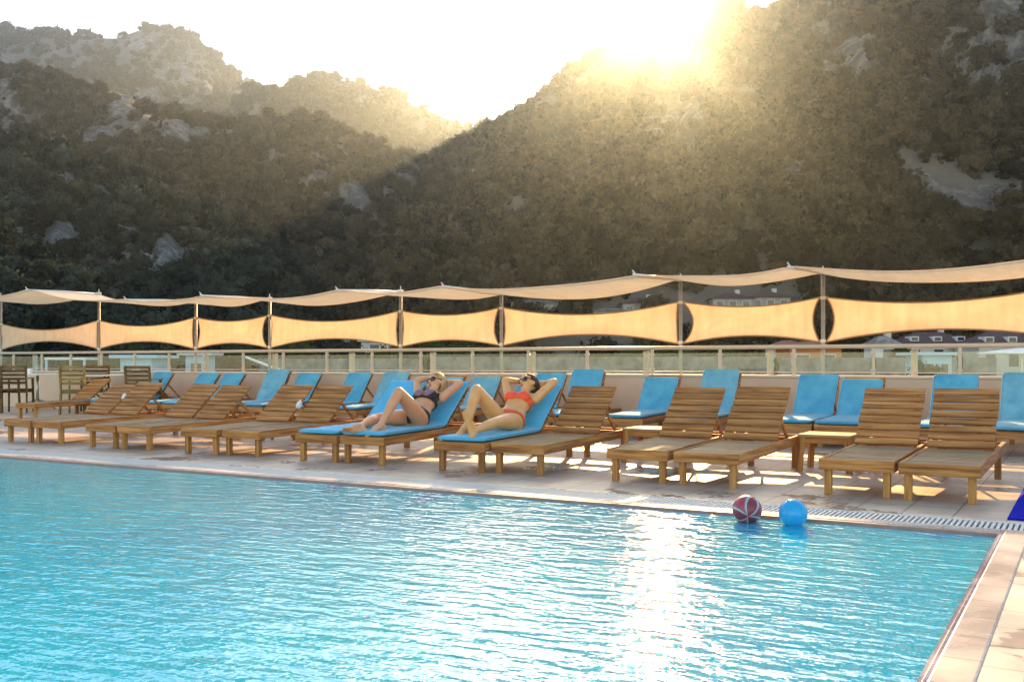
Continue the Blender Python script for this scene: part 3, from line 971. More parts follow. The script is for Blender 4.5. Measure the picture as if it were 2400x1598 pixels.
# overflow drain gratings
def grate(name, label, x0, x1, y0, y1, along_x):
    t = thing(name, label, 'drain grate', ((x0 + x1) / 2, (y0 + y1) / 2, 0))
    hx, hy = (x1 - x0) / 2, (y1 - y0) / 2
    c = MB().box(-hx, hx, -hy, hy, -0.5, -0.045)
    c.build('channel', M['dark'], t)
    s = MB()
    if along_x:
        k = int((x1 - x0) / 0.034)
        for i in range(k):
            x = -hx + (i + .5) * 2 * hx / k
            s.box(x - .0095, x + .0095, -hy + .022, hy - .022, -.028, -.003)
        s.box(-hx, hx, -hy, -hy + .022, -.045, 0.001).box(-hx, hx, hy - .022, hy, -.045, 0.001)
    else:
        k = int((y1 - y0) / 0.034)
        for i in range(k):
            y = -hy + (i + .5) * 2 * hy / k
            s.box(-hx + .022, hx - .022, y - .0115, y + .0115, -.028, -.003)
        s.box(-hx, -hx + .022, -hy, hy, -.045, 0.001).box(hx - .022, hx, -hy, hy, -.045, 0.001)
    s.build('slats', M['grate'], t)
    return t
grate('drain_grate', 'white slatted drain grate along the far pool edge, below the loungers', XL, 0.53, 0.15, 0.50, True)
g = MB().box(0.16, 0.53, -0.02, 0.15, -0.5, 0.0)
g.build('corner_coping', M['coping'], kind='structure', bevel=0.006)

tag(MB().box(0.0, 1.3, 0.60, 5.2, 0.002, 0.014).build('floor_mat', M['navy'], bevel=0.004),
    'royal blue floor mat on the tiles at the right edge', 'mat')

# parapet
pw = thing('parapet_wall', 'low pinkish rendered parapet wall behind the back row of loungers', 'wall', (0, YW, 0))
MB().box(XL, XR, 0, 0.22, -14, 0.835).build('wall_body', M['wall'], pw)
MB().box(XL, XR, -0.03, 0.26, 0.835, 0.872).build('wall_cap', M['wall_cap'], pw, bevel=0.006)

# railing
RY = YW + 0.10
rl = thing('glass_railing', 'pale metal railing with dusty glass panels on top of the parapet', 'railing', (0, RY, 0.872))
MB().tube([(XL, 0, 0.41), (XR, 0, 0.41)], 0.030, 12).build('top_rail', M['rail_metal'], rl, smooth=True)
MB().box(XL, XR, -0.014, 0.014, 0.030, 0.048).build('bottom_rail', M['rail_metal'], rl)
posts_u = [-190, -120, -45, 33, 99, 167, 239, 316, 397, 480, 571, 665, 767, 873, 987, 1108, 1239, 1377, 1529, 1688, 1861, 2047, 2250, 2475, 2720]
px = [x_on_row(u, RY) for u in posts_u]
pm = MB().box(-.02, .02, -.028, .012, 0.0, .385).mesh('post')
for i, x in enumerate(px):
    p = link('post', pm, M['rail_metal'], rl, loc=(x, 0, 0))
    for z in (.075, .31):
        MB().box(-.034, .034, -.034, .014, z - .016, z + .016).build('glass_clamp', M['rail_metal'], p, bevel=0.004)
for a, b in zip(px[:-1], px[1:]):
    MB().box(a + .035, b - .035, -.006, .006, .052, .328).build('glass_panel', M['glass'], rl)

# pale square pillars standing just outside the glass
pil = None
for i, u in enumerate([82, 483, 645, 825, 1015, 1248, 1515, 1805, 2143]):
    x = x_on_row(u, YW + 0.42)
    o = MB().box(-.042, .042, -.042, .042, -1.0, 1.24).box(-.048, .048, -.048, .048, 1.20, 1.22).build('square_pillar', M['pillar'], loc=(x, YW + 0.42, 0), bevel=0.006)
    tag(o, ['pale square pillar behind the glass above the left dining table', 'pale square pillar behind the glass at the left of the diagonal white pole',
            'pale square pillar behind the glass just right of the diagonal white pole', 'pale square pillar behind the glass left of the blonde woman',
            'pale square pillar behind the glass directly above the blonde woman', 'pale square pillar behind the glass directly above the brunette woman',
            'yellowish square pillar behind the glass left of the third screen pole from the right', 'pale square pillar behind the glass left of the orange building',
            'rightmost pale square pillar behind the glass, left of the white parasol'][i], 'pillar', 'pale pillars outside the glass railing')

# ------------------------------------------------------------------ poles, arms, sails
SY = YW + 0.30
pole_u = [2, 232, 459, 632, 939, 1175, 1595, 1929, 2525]
ptop = [2.69, 2.64, 2.37, 2.35, 2.38, 2.26, 2.37, 2.38, 2.30]
tipz = [2.63, 2.60, 2.29, 2.30, 2.28, 2.26, 2.30, 2.30, 2.29]
poles = []
plab = ['slim grey screen pole at the very left edge of the frame', 'slim grey screen pole behind the brown slatted chairs at left',
        'slim grey screen pole above the two adjoining blue cushions', 'slim grey screen pole beside the diagonal white pole',
        'slim grey screen pole left of the blonde woman', 'slim grey screen pole between the two sunbathing women',
        'slim grey screen pole third from the right, behind a blue back row cushion', 'slim grey screen pole rising above the orange building at right',
        'slim grey screen pole just beyond the right edge']
for i, u in enumerate(pole_u):
    x = x_on_row(u, SY)
    poles.append(x)
    t = thing('screen_pole', plab[i], 'pole', (x, SY, 0), 0, 'poles carrying the sails')
    MB().tube([(0, 0, -0.5), (0, 0, ptop[i] + .03)], 0.030, 10).build('shaft', M['pole_metal'], t, smooth=True)
    MB().tube([(0, 0, ptop[i] - .02), (0, -0.9, (ptop[i] + tipz[i]) / 2), (0, -1.75, tipz[i])], 0.022, 8).build('arm', M['arm_metal'], t, smooth=True)
    f = MB()
    f.tube([(0, 0, ptop[i] + .02), (0, 0, ptop[i] + .09)], 0.010, 6)
    f.box(-.04, .04, -.04, .04, ptop[i] - .03, ptop[i] + .02)
    f.build('cap_fitting', M['steel'], t)
    f = MB()
    for z in (1.37, 2.00):
        f.tube([(-.06, -.01, z), (.06, -.01, z)], .009, 6)
        f.tube([(0, 0, z - .025), (0, 0, z + .025)], .038, 8)
    f.tube([(-.02, -1.74, tipz[i] + .01), (-.05, -1.79, tipz[i] + .07)], .010, 6)
    f.tube([(.02, -1.74, tipz[i] + .0), (-.06, -1.76, tipz[i] + .02)], .016, 6)
    f.build('rope_tie', M['arm_metal'], t)

def sail_mesh(name, corner, su, sv, nu=40, nv=14, bow=0.0, wr=0.0, seed=0):
    """corner: bottom-left, bottom-right, top-right, top-left; su: sag of the two long edges, sv: of the short ones"""
    bl, br, tr, tl = [Vector(c) for c in corner]
    r = random.Random(seed)
    P = []
    cen = (bl + br + tr + tl) / 4
    for j in range(nv + 1):
        t = j / nv
        row = []
        for i in range(nu + 1):
            s = i / nu
            p = (bl * (1 - s) + br * s) * (1 - t) + (tl * (1 - s) + tr * s) * t
            ks, kt = 4 * s * (1 - s), 4 * t * (1 - t)
            up = ((tl + tr) - (bl + br)).normalized()
            al = ((br + tr) - (bl + tl)).normalized()
            p = p + up * (su[0] * ks * (1 - t) - su[1] * ks * t)
            p = p + al * (sv[0] * kt * (1 - s) - sv[1] * kt * s)
            nrm = al.cross(up)
            for ci, (cs, ct) in enumerate(((0, 0), (1, 0), (1, 1), (0, 1))):
                ax_, ay_ = abs(s - cs) * (br - bl).length, abs(t - ct) * (tl - bl).length
                dd_ = math.hypot(ax_, ay_)
                p = p + nrm * (0.016 * math.sin(math.atan2(ay_, ax_ + 1e-6) * 15 + ci + seed) * math.exp(-dd_ / .45) * min(1, dd_ / .12))
            wv = mnoise.noise(Vector((s * 5 + seed * 3, t * 2, seed))) * wr
            wv += wr * 0.5 * math.sin((s * 2 + t * 1.3 + seed) * 9) * math.exp(-((s - .5) ** 2) * -1.5) * 0.3
            p = p + nrm * (bow * ks * kt + wv)
            row.append(p)
        P.append(row)
    return P

def cloth(name, P, mat, label, cat, group):
    o = MB().grid(P).build(name, mat, smooth=True)
    sd_ = o.modifiers.new('thickness', 'SOLIDIFY')
    sd_.thickness = 0.006
    hb = MB()
    rows = [P[0], P[-1], [r[0] for r in P], [r[-1] for r in P]]
    for e in rows:
        hb.tube(e, 0.011, 5)
    hb.build('hem', M['hem'] if mat != M['sail_pale'] else M['sail'], o, smooth=True)
    return tag(o, label, cat, group)

slab = ['sand coloured privacy screen at the far left, above the dining chairs', 'sand coloured privacy screen second from the left, above the first blue cushion',
        'short sand coloured privacy screen third from the left, above two blue cushions', 'sand coloured privacy screen with the white houses showing below it',
        'short sand coloured privacy screen above the blonde woman', 'long sand coloured privacy screen above and right of the brunette woman',
        'sand coloured privacy screen left of the pole above the orange building', 'tall sand coloured privacy screen at the right, lightly stained, cut by the frame']
for i in range(8):
    a, b = poles[i] + .042, poles[i + 1] - .042
    wdt = b - a
    zb0, zb1 = 1.35 + (.02 if i < 2 else 0), 1.35 + (.02 if i < 1 else 0)
    zt0, zt1 = 2.01, 2.01
    if i == 7:
        zt1 = 2.09
    sg = 0.055 * wdt
    P = sail_mesh('s', [(a, SY - .01, zb0), (b, SY - .01, zb1), (b, SY - .01, zt1), (a, SY - .01, zt0)], (sg * .95, sg * .9), ((.01, .01), (.01, .03), (.09, .13), (.03, .04), (.03, .10), (.04, .02), (.17, .10), (.12, .05))[i], bow=-0.05, wr=0.012, seed=i)
    cloth('privacy_screen', P, M['sail'], slab[i], 'screen', 'upright cloth screens along the railing')

tl = ['cream and orange overhead shade sail at the far left corner', 'cream overhead shade sail second from the left, sagging toward the middle',
      'short twisted cream overhead shade sail third from the left', 'orange lit overhead shade sail fourth from the left, rising to a white arm',
      'overhead shade sail sagging low left of the middle arm', 'long wavy overhead shade sail rising right above the longest screen',
      'thin overhead shade sail between the two tallest arms', 'thin overhead shade sail running out of the frame at right']
for i in range(8):
    a, b = poles[i], poles[i + 1]
    za, zb_ = ptop[i] - .02, ptop[i + 1] - .02
    ta, tb = tipz[i], tipz[i + 1]
    wdt = b - a
    P = sail_mesh('s', [(a + .03, SY - 1.73, ta), (b - .03, SY - 1.73, tb), (b - .03, SY - .02, zb_), (a + .03, SY - .02, za)], (0.02, 0.02), (.02, .02), nv=12)
    for j, row in enumerate(P):
        t = j / 12
        for k, p in enumerate(row):
            s = k / 40
            sag = 4 * s * (1 - s) * (0.030 * wdt * (1 - t) + 0.052 * wdt * t)
            row[k] = p + Vector((0, 0, -sag + 0.012 * math.sin(7 * s + i * 2 + 3 * t)))
    cloth('shade_sail', P, M['sail_pale'], tl[i], 'shade sail', 'overhead sails along the railing')

# ------------------------------------------------------------------ sun loungers
LW, LL, PV, BL = 0.575, 2.0, 1.20, 0.665
SLOPE = 0.024
SZ = 0.288
_mesh = {}
def once(key, fn):
    if key not in _mesh:
        _mesh[key] = fn()
    return _mesh[key]

def backrest_slats():
    m = MB()
    r = random.Random(3)
    k = 8
    p = BL / k
    for i in range(k):
        e = r.uniform(-.004, .004)
        m.box(.022 + e, LW - .022 + e, i * p + .008, (i + 1) * p - .011, 0.0, .019 + r.uniform(-.002, .002))
    return m.mesh('backrest')
def seat_slats():
    m = MB()
    r = random.Random(4)
    y = .042
    while y + .07 < PV - .01:
        z = SZ - .004 + r.uniform(-.002, .001)
        m.box(.037, LW - .037, y, y + .078, z - .02, z, SLOPE)
        y += .088
    return m.mesh('seat')

def lounger_proto():
    t = bpy.data.objects.new('sun_lounger', None)
    t.empty_display_size = .2
    COL.objects.link(t)
    for nm, x0, x1 in (('side_rail', 0, .035), ('side_rail', LW - .035, LW)):
        MB().box(x0, x1, .030, LL, SZ - .088, SZ, SLOPE).build(nm, M['wood_y'], t, bevel=.004)
    MB().box(0, LW, 0.0, .030, SZ - .090, SZ).build('end_board', M['wood_x'], t, bevel=.004)
    MB().box(.036, LW - .036, LL - .03, LL - .001, SZ + SLOPE * LL - .085, SZ + SLOPE * LL - .004).build('end_board', M['wood_x'], t, bevel=.004)
    for x in (.036, LW - .036 - .055):
        for y in (.031, LL - .035 - .06):
            top = SZ + SLOPE * y - .03
            MB().box(x, x + .055, y, y + .055, 0, top).build('leg', M['wood_z'], t, bevel=.004)
    link('seat', seat_slats(), M['wood_seat'], t)
    return t

def set_back(t, ang):
    pz = SZ + SLOPE * PV - .002
    bk = link('backrest', once('bk', backrest_slats), M['wood_x'], t, loc=(0, PV, pz))
    bk.rotation_euler = (rad(ang), 0, 0)
    st = MB()
    for x in (.06, LW - .06 - .04):
        st.box(x, x + .04, -.01, BL - .004, -.034, -.001)
    s = link('back_frame', once('st', lambda: st.mesh('back_frame')), M['wood_y'], bk)
    if ang > 4:
        def prop():
            m = MB()
            q = Vector((0, PV + .44 * math.cos(rad(ang)), pz + .44 * math.sin(rad(ang)) - .03))
            e = Vector((0, min(PV + .64, LL - .1), SZ + SLOPE * 1.8 - .03))
            for x in (.115, LW - .115):
                m.bar((x, q.y, q.z), (x, e.y, e.z), .03, .02, (1, 0, 0))
            m.bar((.03, e.y, e.z), (LW - .03, e.y, e.z), .028)
            return m.mesh('prop_strut')
        link('prop_strut', once(('prop', ang), prop), M['wood_y'], t)

PIPE = []
M['piping'] = mat_fabric('pale_blue_piping', (0.16, 0.42, 0.55), (0.24, 0.50, 0.62))
def cushion_mesh(ang, w=.53, dy=0.0, top=0.0, th=.05, sagf=0.0):
    pz = SZ + SLOPE * PV + .021
    a = rad(ang)
    pts = []
    y0 = .015 + dy
    seat = lambda y: SZ + SLOPE * y + .001
    n1 = 22
    for i in range(n1):
        y = y0 + (PV - .07 - y0) * i / (n1 - 1)
        pts.append(Vector((0, y, seat(y))))
    p0, p1 = Vector((0, PV - .07, seat(PV - .07))), Vector((0, PV + .005, pz - .018))
    p2 = Vector((0, PV, pz - .022)) + Vector((0, math.cos(a), math.sin(a))) * .10 + Vector((0, -math.sin(a), math.cos(a))) * .0225
    for i in range(1, 9):
        s = i / 8
        pts.append(p0 * (1 - s) ** 2 + p1 * 2 * s * (1 - s) + p2 * s * s)
    q = Vector((0, PV, pz - .022)) + Vector((0, -math.sin(a), math.cos(a))) * .0225
    for i in range(1, 15):
        pts.append(q + Vector((0, math.cos(a), math.sin(a))) * (.10 + (BL - .11 + top) * i / 14))
    rows = []
    m = 20
    n = len(pts)
    for i, p in enumerate(pts):
        d = (pts[min(i + 1, n - 1)] - pts[max(i - 1, 0)]).normalized()
        nr = Vector((0, -d.z, d.y))
        e = min(i, n - 1 - i)
        k = (0.55, 0.9, 1.0)[min(e, 2)]
        row = []
        for j in range(m):
            t = 2 * PI * j / m
            c, s = math.cos(t), math.sin(t)
            X = math.copysign(abs(c) ** 0.28, c) * (w / 2) * (1 if e > 0 else .985)
            Z = math.copysign(abs(s) ** 0.7, s) * th / 2 * k
            puff = (0.006 * mnoise.noise(Vector((X * 9, i * .35, ang))) + .004 * mnoise.noise(Vector((X * 25, i * 1.1, ang + 5)))) if Z > 0 else 0
            tuft = 0.0
            if Z > 0:
                for yy in (6, 13, 20, 27, 34, 40):
                    tuft += -.006 * math.exp(-((i - yy) / 0.7) ** 2)
            row.append(p + nr * (th / 2 + Z + puff + tuft) + Vector((X + LW / 2, 0, 0)))
        rows.append(row)
    PIPE[:] = [[r_[0 if sgn > 0 else m // 2] + (r_[5] - r_[15]).normalized() * th * .30 for r_ in rows[1:-1]] for sgn in (1, -1)]
    mb = MB()
    mb.grid(rows, True)
    mb.f.append(tuple(range(m))[::-1])
    mb.f.append(tuple((n - 1) * m + j for j in range(m)))
    return mb.mesh('cushion')

LPROTO = lounger_proto()
_first = [True]
def lounger(x, y, rz, ang, label, group):
    if _first[0]:
        t = LPROTO
        _first[0] = False
    else:
        t = bpy.data.objects.new('sun_lounger', None)
        t.empty_display_size = .2
        COL.objects.link(t)
        for ch in list(LPROTO.children):
            if ch.name.split('.')[0] in ('backrest', 'prop_strut'):
                continue
            c = ch.copy()
            COL.objects.link(c)
            c.parent = t
    set_back(t, ang)
    t.location, t.rotation_euler = (x, y, 0), (0, 0, rz)
    tag(t, label, 'sun lounger', group)
    return t
def cushion(x, y, rz, ang, mat, label, dy=0.0, top=0.0, dx=0.0, w=.53):
    me = cushion_mesh(ang, w, dy, top)
    me.materials.append(M[mat])
    me_p = MB()
    for cc in PIPE:
        me_p.tube(cc, .0055, 6)
    o = link('lounger_cushion', me, None, None, True, loc=(x + dx * math.cos(rz), y + dx * math.sin(rz), 0.0))
    o.rotation_euler = (0, 0, rz)
    me_p.build('piping', M['piping'], o, True)
    tag(o, label, 'cushion', 'blue lounger cushions')
    return o

FG, BG = 'sun loungers in the front row by the pool', 'sun loungers in the back row along the parapet'
# (t of left side, y of the feet, angle deg, back angle, label)
front = [
    (12.15, 1.30, -0.5, 38, 'bare wooden sun lounger at the far left, its foot end cut by the frame'),
    (11.55, 1.31, 0.5, 42, 'bare wooden sun lounger second from the left in the front row'),
    (10.38, 1.24, -1.0, 41, 'bare wooden sun lounger third from the left, left one of the second front pair'),
    (9.77, 1.23, 0.0, 40, 'bare wooden sun lounger fourth from the left, right one of the second front pair'),
    (8.66, 1.23, 0.5, 42, 'bare wooden sun lounger two places left of the empty blue cushioned front lounger'),
    (8.07, 1.30, 0.5, 42, 'bare wooden sun lounger directly left of the empty blue cushioned front lounger'),
    (6.92, 1.26, 0.0, 43, 'sun lounger under the bright cushion nobody lies on, next to the blonde woman'),
    (6.33, 1.29, 0.5, 42, 'sun lounger the blonde woman in the black bikini lies on'),
    (5.06, 1.19, 0.5, 42, 'sun lounger the brunette woman in the orange bikini lies on'),
    (4.46, 1.27, -0.5, 46, 'bare wooden sun lounger directly right of the brunette woman'),
    (3.25, 1.27, 0.0, 46, 'bare wooden sun lounger, left one of the pair between the two side tables'),
    (2.62, 1.27, -1.0, 48, 'bare wooden sun lounger right one of the pair between the two side tables'),
    (1.40, 1.29, -1.0, 48, 'bare wooden sun lounger second from the right end of the front row'),
    (0.79, 1.24, -1.0, 49, 'bare wooden sun lounger at the right end of the front row, nearest the blue mat'),
]
FR = []
for t, y, a, ang, lab in front:
    lounger(-t, y, rad(a), ang, lab, FG)
    FR.append((-t, y, rad(a), ang))
cushion(*FR[6], 'cushion_bright', 'bright blue cushion lying empty on the front lounger beside the blonde woman', top=.05)
cushion(*FR[7], 'cushion_bright', 'bright blue cushion the blonde woman in the black bikini lies on', top=.05)
cushion(*FR[8], 'cushion_bright', 'bright blue cushion the brunette woman in the orange bikini lies on', top=.04)

BY = 5.70
# (u of the back's middle, row y, turn, back angle, cushion or None, cushion slip, label, cushion label)
back = [
    (243, 4.7, 1, 38, None, 0, 'bare wooden sun lounger half hidden behind the second lounger from the left', ''),
    (392, BY, 1, 52, 'cushion_blue', 0, 'back row sun lounger right of the dark slatted dining chair, single and apart', 'blue cushion nearest the dark slatted dining chair in the back row'),
    (499, BY, 1, 50, 'cushion_blue', 0, 'back row sun lounger, left one of two touching with joined blue cushions', 'left one of two touching blue cushions seen above the third and fourth front loungers'),
    (556, BY, 0, 50, 'cushion_blue', 0, 'back row sun lounger, right one of two touching with joined blue cushions', 'right one of two touching blue cushions seen above the third and fourth front loungers'),
    (662, BY, 1, 60, 'cushion_teal', .02, 'back row sun lounger below the diagonal white pole', 'faded teal cushion below the diagonal white pole, standing steeper than its neighbours'),
    (733, BY + .1, 0, 52, 'cushion_blue', 0, 'back row sun lounger just right of the one below the diagonal white pole', 'blue cushion just right of the steep teal one below the diagonal white pole'),
    (849, BY, 0, 54, 'cushion_blue', 0, 'back row sun lounger showing above the right front lounger next to the empty blue cushion', 'strong blue cushion left of the draped teal one behind the empty front cushion'),
    (940, BY, 1, 54, 'cushion_teal', .02, 'back row sun lounger with a draped teal cushion, left of the blonde woman', 'faded teal cushion draped in a soft curve left of the blonde woman'),
    (1066, BY + .05, 0, 53, 'cushion_teal', -.08, 'back row sun lounger hidden behind the head of the blonde woman', 'teal cushion slipped down behind the head of the blonde woman'),
    (1152, BY + .05, 0, 53, 'cushion_teal', -.06, 'back row sun lounger seen between the two women', 'greenish teal cushion seen between the two women'),
    (1300, BY, 1, 55, 'cushion_blue', 0, 'back row sun lounger right behind the head of the brunette woman', 'blue cushion right behind the head and elbow of the brunette woman'),
    (1385, BY - .05, 0, 64, 'cushion_blue', .02, 'back row sun lounger with its back steeper, right of the brunette woman', 'tall upright blue cushion right of the brunette woman, above the wall top'),
    (1560, BY, 0, 55, 'cushion_blue', -.06, 'back row sun lounger behind the smaller side table, cushion slipped below its top slat', 'blue cushion behind the smaller side table with a sunlit pale seat'),
    (1697, BY, 0, 64, 'cushion_teal', .03, 'back row sun lounger with its back steeper, behind the pair between the side tables', 'tall upright teal cushion behind the pair of loungers between the side tables'),
    (1918, BY, -1, 56, 'cushion_blue', .0, 'back row sun lounger behind the larger side table, left one of two', 'tilted blue cushion behind the larger side table, left one of two'),
    (2024, BY - .05, -1, 54, 'cushion_blue', -.06, 'back row sun lounger behind the larger side table, right one of two', 'blue cushion behind the larger side table with its wooden top slat showing'),
    (2232, BY - .1, -2, 58, 'cushion_blue', .0, 'back row sun lounger behind the gap of the rightmost front pair', 'blue cushion behind the gap between the two rightmost front loungers'),
    (2400, BY - .15, -2, 60, 'cushion_teal', .02, 'back row sun lounger at the right edge, cut by the frame', 'teal cushion at the right edge of the frame, cut by it'),
]
for u, y, a, ang, cu, sl_, lab, cl in back:
    yt = y + PV + BL * math.cos(rad(ang))
    x = x_on_row(u, yt) - LW / 2
    lounger(x, y, rad(a), ang, lab, BG)
    if cu:
        cushion(x, y, rad(a), ang, cu, cl, top=sl_, dx=-.02 if sl_ else 0)
xf = x_on_row(205, 6.1)
lounger(xf - .2, 5.9, 0, 3, 'back row sun lounger laid flat behind the dining chairs at left', BG)
cushion(xf - .2, 5.9, 0, 3, 'cushion_pale', 'pale blue cushion lying flat behind the dining chairs at left')

# ------------------------------------------------------------------ side tables
def side_table(x, y, rz, w, d, h, label):
    t = thing('side_table', label, 'side table', (x, y, 0), rz, 'small wooden side tables between the loungers')
    m = MB()
    k = 6
    for i in range(k):
        yy = -d / 2 + d * i / k
        m.box(-w / 2, w / 2, yy + .002, yy + d / k - .004, h - .028, h)
    m.build('table_top', M['wood_seat'], t, bevel=.004)
    a = MB()
    for s in (-1, 1):
        a.box(-w / 2 + .05, w / 2 - .05, s * (d / 2 - .04) - .012, s * (d / 2 - .04) + .012, h - .085, h - .029)
        a.box(s * (w / 2 - .04) - .012, s * (w / 2 - .04) + .012, -d / 2 + .055, d / 2 - .055, h - .085, h - .029)
    a.build('apron', M['wood_x'], t)
    for sx in (-1, 1):
        for sy in (-1, 1):
            m = MB()
            m.bar((sx * (w / 2 - .035), sy * (d / 2 - .035), h - .029), (sx * (w / 2 - .015), sy * (d / 2 - .015), 0), .05)
            m.build('leg', M['wood_z'], t, bevel=.004)
side_table(-1.73, 3.15, 0, .50, .48, .36, 'small wooden side table standing left of the two rightmost front loungers')
side_table(-3.58, 3.10, 0, .46, .46, .36, 'small sunlit wooden side table half hidden behind the pair of loungers in the middle right')
side_table(-9.05, 3.55, 0, .44, .44, .34, 'small wooden side table tucked behind the backs of the left front loungers')

# white towels
def towel(x, y, z, label, sx=.10, sz=.16, rz=0):
    bm = bmesh.new()
    bmesh.ops.create_icosphere(bm, subdivisions=3, radius=1)
    for v in bm.verts:
        k = 1 + .35 * mnoise.noise(v.co * 1.7 + Vector((x, y, 0))) + .18 * mnoise.noise(v.co * 5)
        v.co = Vector((v.co.x * sx, v.co.y * sx, v.co.z * sz)) * k
    me = bpy.data.meshes.new('towel')
    bm.to_mesh(me); bm.free()
    o = link('rolled_towel', me, M['white'], None, True, loc=(x, y, z))
    o.rotation_euler = (0, .5, rz)
    tag(o, label, 'towel')
ct = FR[5]
towel(ct[0] - .03, ct[1] + 1.32, .52, 'white bundled towel stuffed between two bare front loungers left of the empty cushion', .035, .06)
ct = FR[1]
towel(ct[0] - .02, ct[1] + 1.45, .56, 'white bundled towel hanging at the back of the second front lounger from the left', .03, .06)

# ------------------------------------------------------------------ dining tables and slatted chairs at the left
def chair(x, y, rz, label, mat='wood_chair', h=.90):
    t = thing('dining_chair', label, 'chair', (x, y, 0), rz, 'slatted dining chairs at the left')
    # the sitter faces +y, the back stands at -y
    m = MB()
    for i in range(6):
        yy = -.21 + i * .072
        m.box(-.21, .21, yy, yy + .062, .435, .455)
    m.build('seat', M[mat], t, bevel=.003)
    m = MB()
    for i in range(5):
        z = .545 + i * .075
        oy = -.245 - (z - .45) * .16
        P = []
        for k in range(7):
            xx = -.205 + .41 * k / 6
            P.append([(xx, oy - .03 * (1 - (xx / .205) ** 2) + e[0], z + e[1]) for e in ((0, 0), (.014, 0), (.014, .055), (0, .055))])
        b0 = len(m.v)
        m.grid(P, True)
        m.f.append((b0, b0 + 1, b0 + 2, b0 + 3)); m.f.append((b0 + 27, b0 + 26, b0 + 25, b0 + 24))
    m.build('backrest', M[mat], t)
    for s in (-1, 1):
        m = MB()
        m.bar((s * .215, -.235, .43), (s * .225, -.27, 0), .034)
        m.bar((s * .215, -.235, .43), (s * .215, -.315, h), .034)
        m.build('leg', M[mat], t)
        MB().bar((s * .21, .20, .64), (s * .22, .23, 0), .034).build('leg', M[mat], t)
        MB().bar((s * .215, -.25, .655), (s * .215, .24, .655), .045, .022).build('armrest', M[mat], t)
    m = MB().box(-.195, .195, -.235, -.215, .38, .432)
    m.box(-.195, .195, .19, .21, .38, .432)
    m.build('seat_rail', M[mat], t)
    t.scale = (1.12, 1.12, 1.10)
    return t
def ctab(x, y, label, w=.8, h=.80):
    t = thing('dining_table', label, 'table', (x, y, 0), rad(8), 'white topped dining tables')
    MB().box(-w / 2, w / 2, -w / 2, w / 2, h - .03, h).build('table_top', M['white'], t, bevel=.008)
    MB().tube([(0, 0, .20), (0, 0, h - .03)], .03, 10).build('column', M['steel'], t, smooth=True)
    for a in (45, 135, 225, 315):
        c, s = math.cos(rad(a)), math.sin(rad(a))
        MB().tube([(0, 0, .24), (c * .2, s * .2, .17), (c * .36, s * .36, .02)], [.022, .02, .016], 8).build('foot', M['steel'], t, smooth=True)
    return t
def on_row(u, y):
    return Vector((x_on_row(u, y), y, 0))
def g_at(u, v):
    d = FPX * CAM.z / (v - VH)
    return at_depth(u, v, d)
p = on_row(88, 6.9); ctab(p.x, p.y, 'white dining table with a napkin holder and bottle on it, at the far left')
T1 = p
p = on_row(245, 7.1); ctab(p.x, p.y, 'glassy white dining table left of the dark slatted chair, partly hidden')
T2 = p
p = on_row(42, 6.2); chair(p.x, p.y, rad(42), 'brown slatted chair with its back to the pool, left of the table with the bottle', 'wood_chair')
p = on_row(2, 5.7); chair(p.x, p.y, rad(10), 'brown slatted chair cut by the left edge of the frame', 'wood_chair')
p = on_row(182, 6.4); chair(p.x, p.y, rad(36), 'yellowish chair between the two dining tables, its back to the pool', 'wood_chair_pale')
p = on_row(222, 7.2); chair(p.x, p.y, rad(60), 'brown slatted chair half hidden behind the yellowish chair', 'wood_chair')
p = on_row(338, 6.6); chair(p.x, p.y, rad(28), 'dark brown slatted chair standing alone beside the first blue back row cushion', 'wood_chair')
nh = MB()
nh.box(-.05, .05, -.03, .03, 0, .012).box(-.05, .05, -.03, -.024, .012, .11).box(-.05, .05, .024, .03, .012, .11).box(-.042, .042, -.02, .02, .014, .125)
tag(nh.build('napkin_holder', M['white'], loc=(T1.x - .12, T1.y - .1, .80)), 'white napkin holder standing on the left dining table', 'napkin holder')
bt = thing('water_bottle', 'clear plastic water bottle standing on the left dining table', 'bottle', (T1.x + .2, T1.y - .12, .80))
MB().lathe([(0, 0), (.036, .002), (.038, .02), (.034, .06), (.038, .08), (.038, .15), (.034, .17), (.038, .19), (.03, .235), (.014, .262), (.014, .275)], 14).build('bottle_body', M['clear'], bt, smooth=True)
MB().lathe([(0, .296), (.016, .295), (.017, .275), (.013, .274)], 12).build('bottle_cap', M['cushion_blue'], bt, smooth=True)

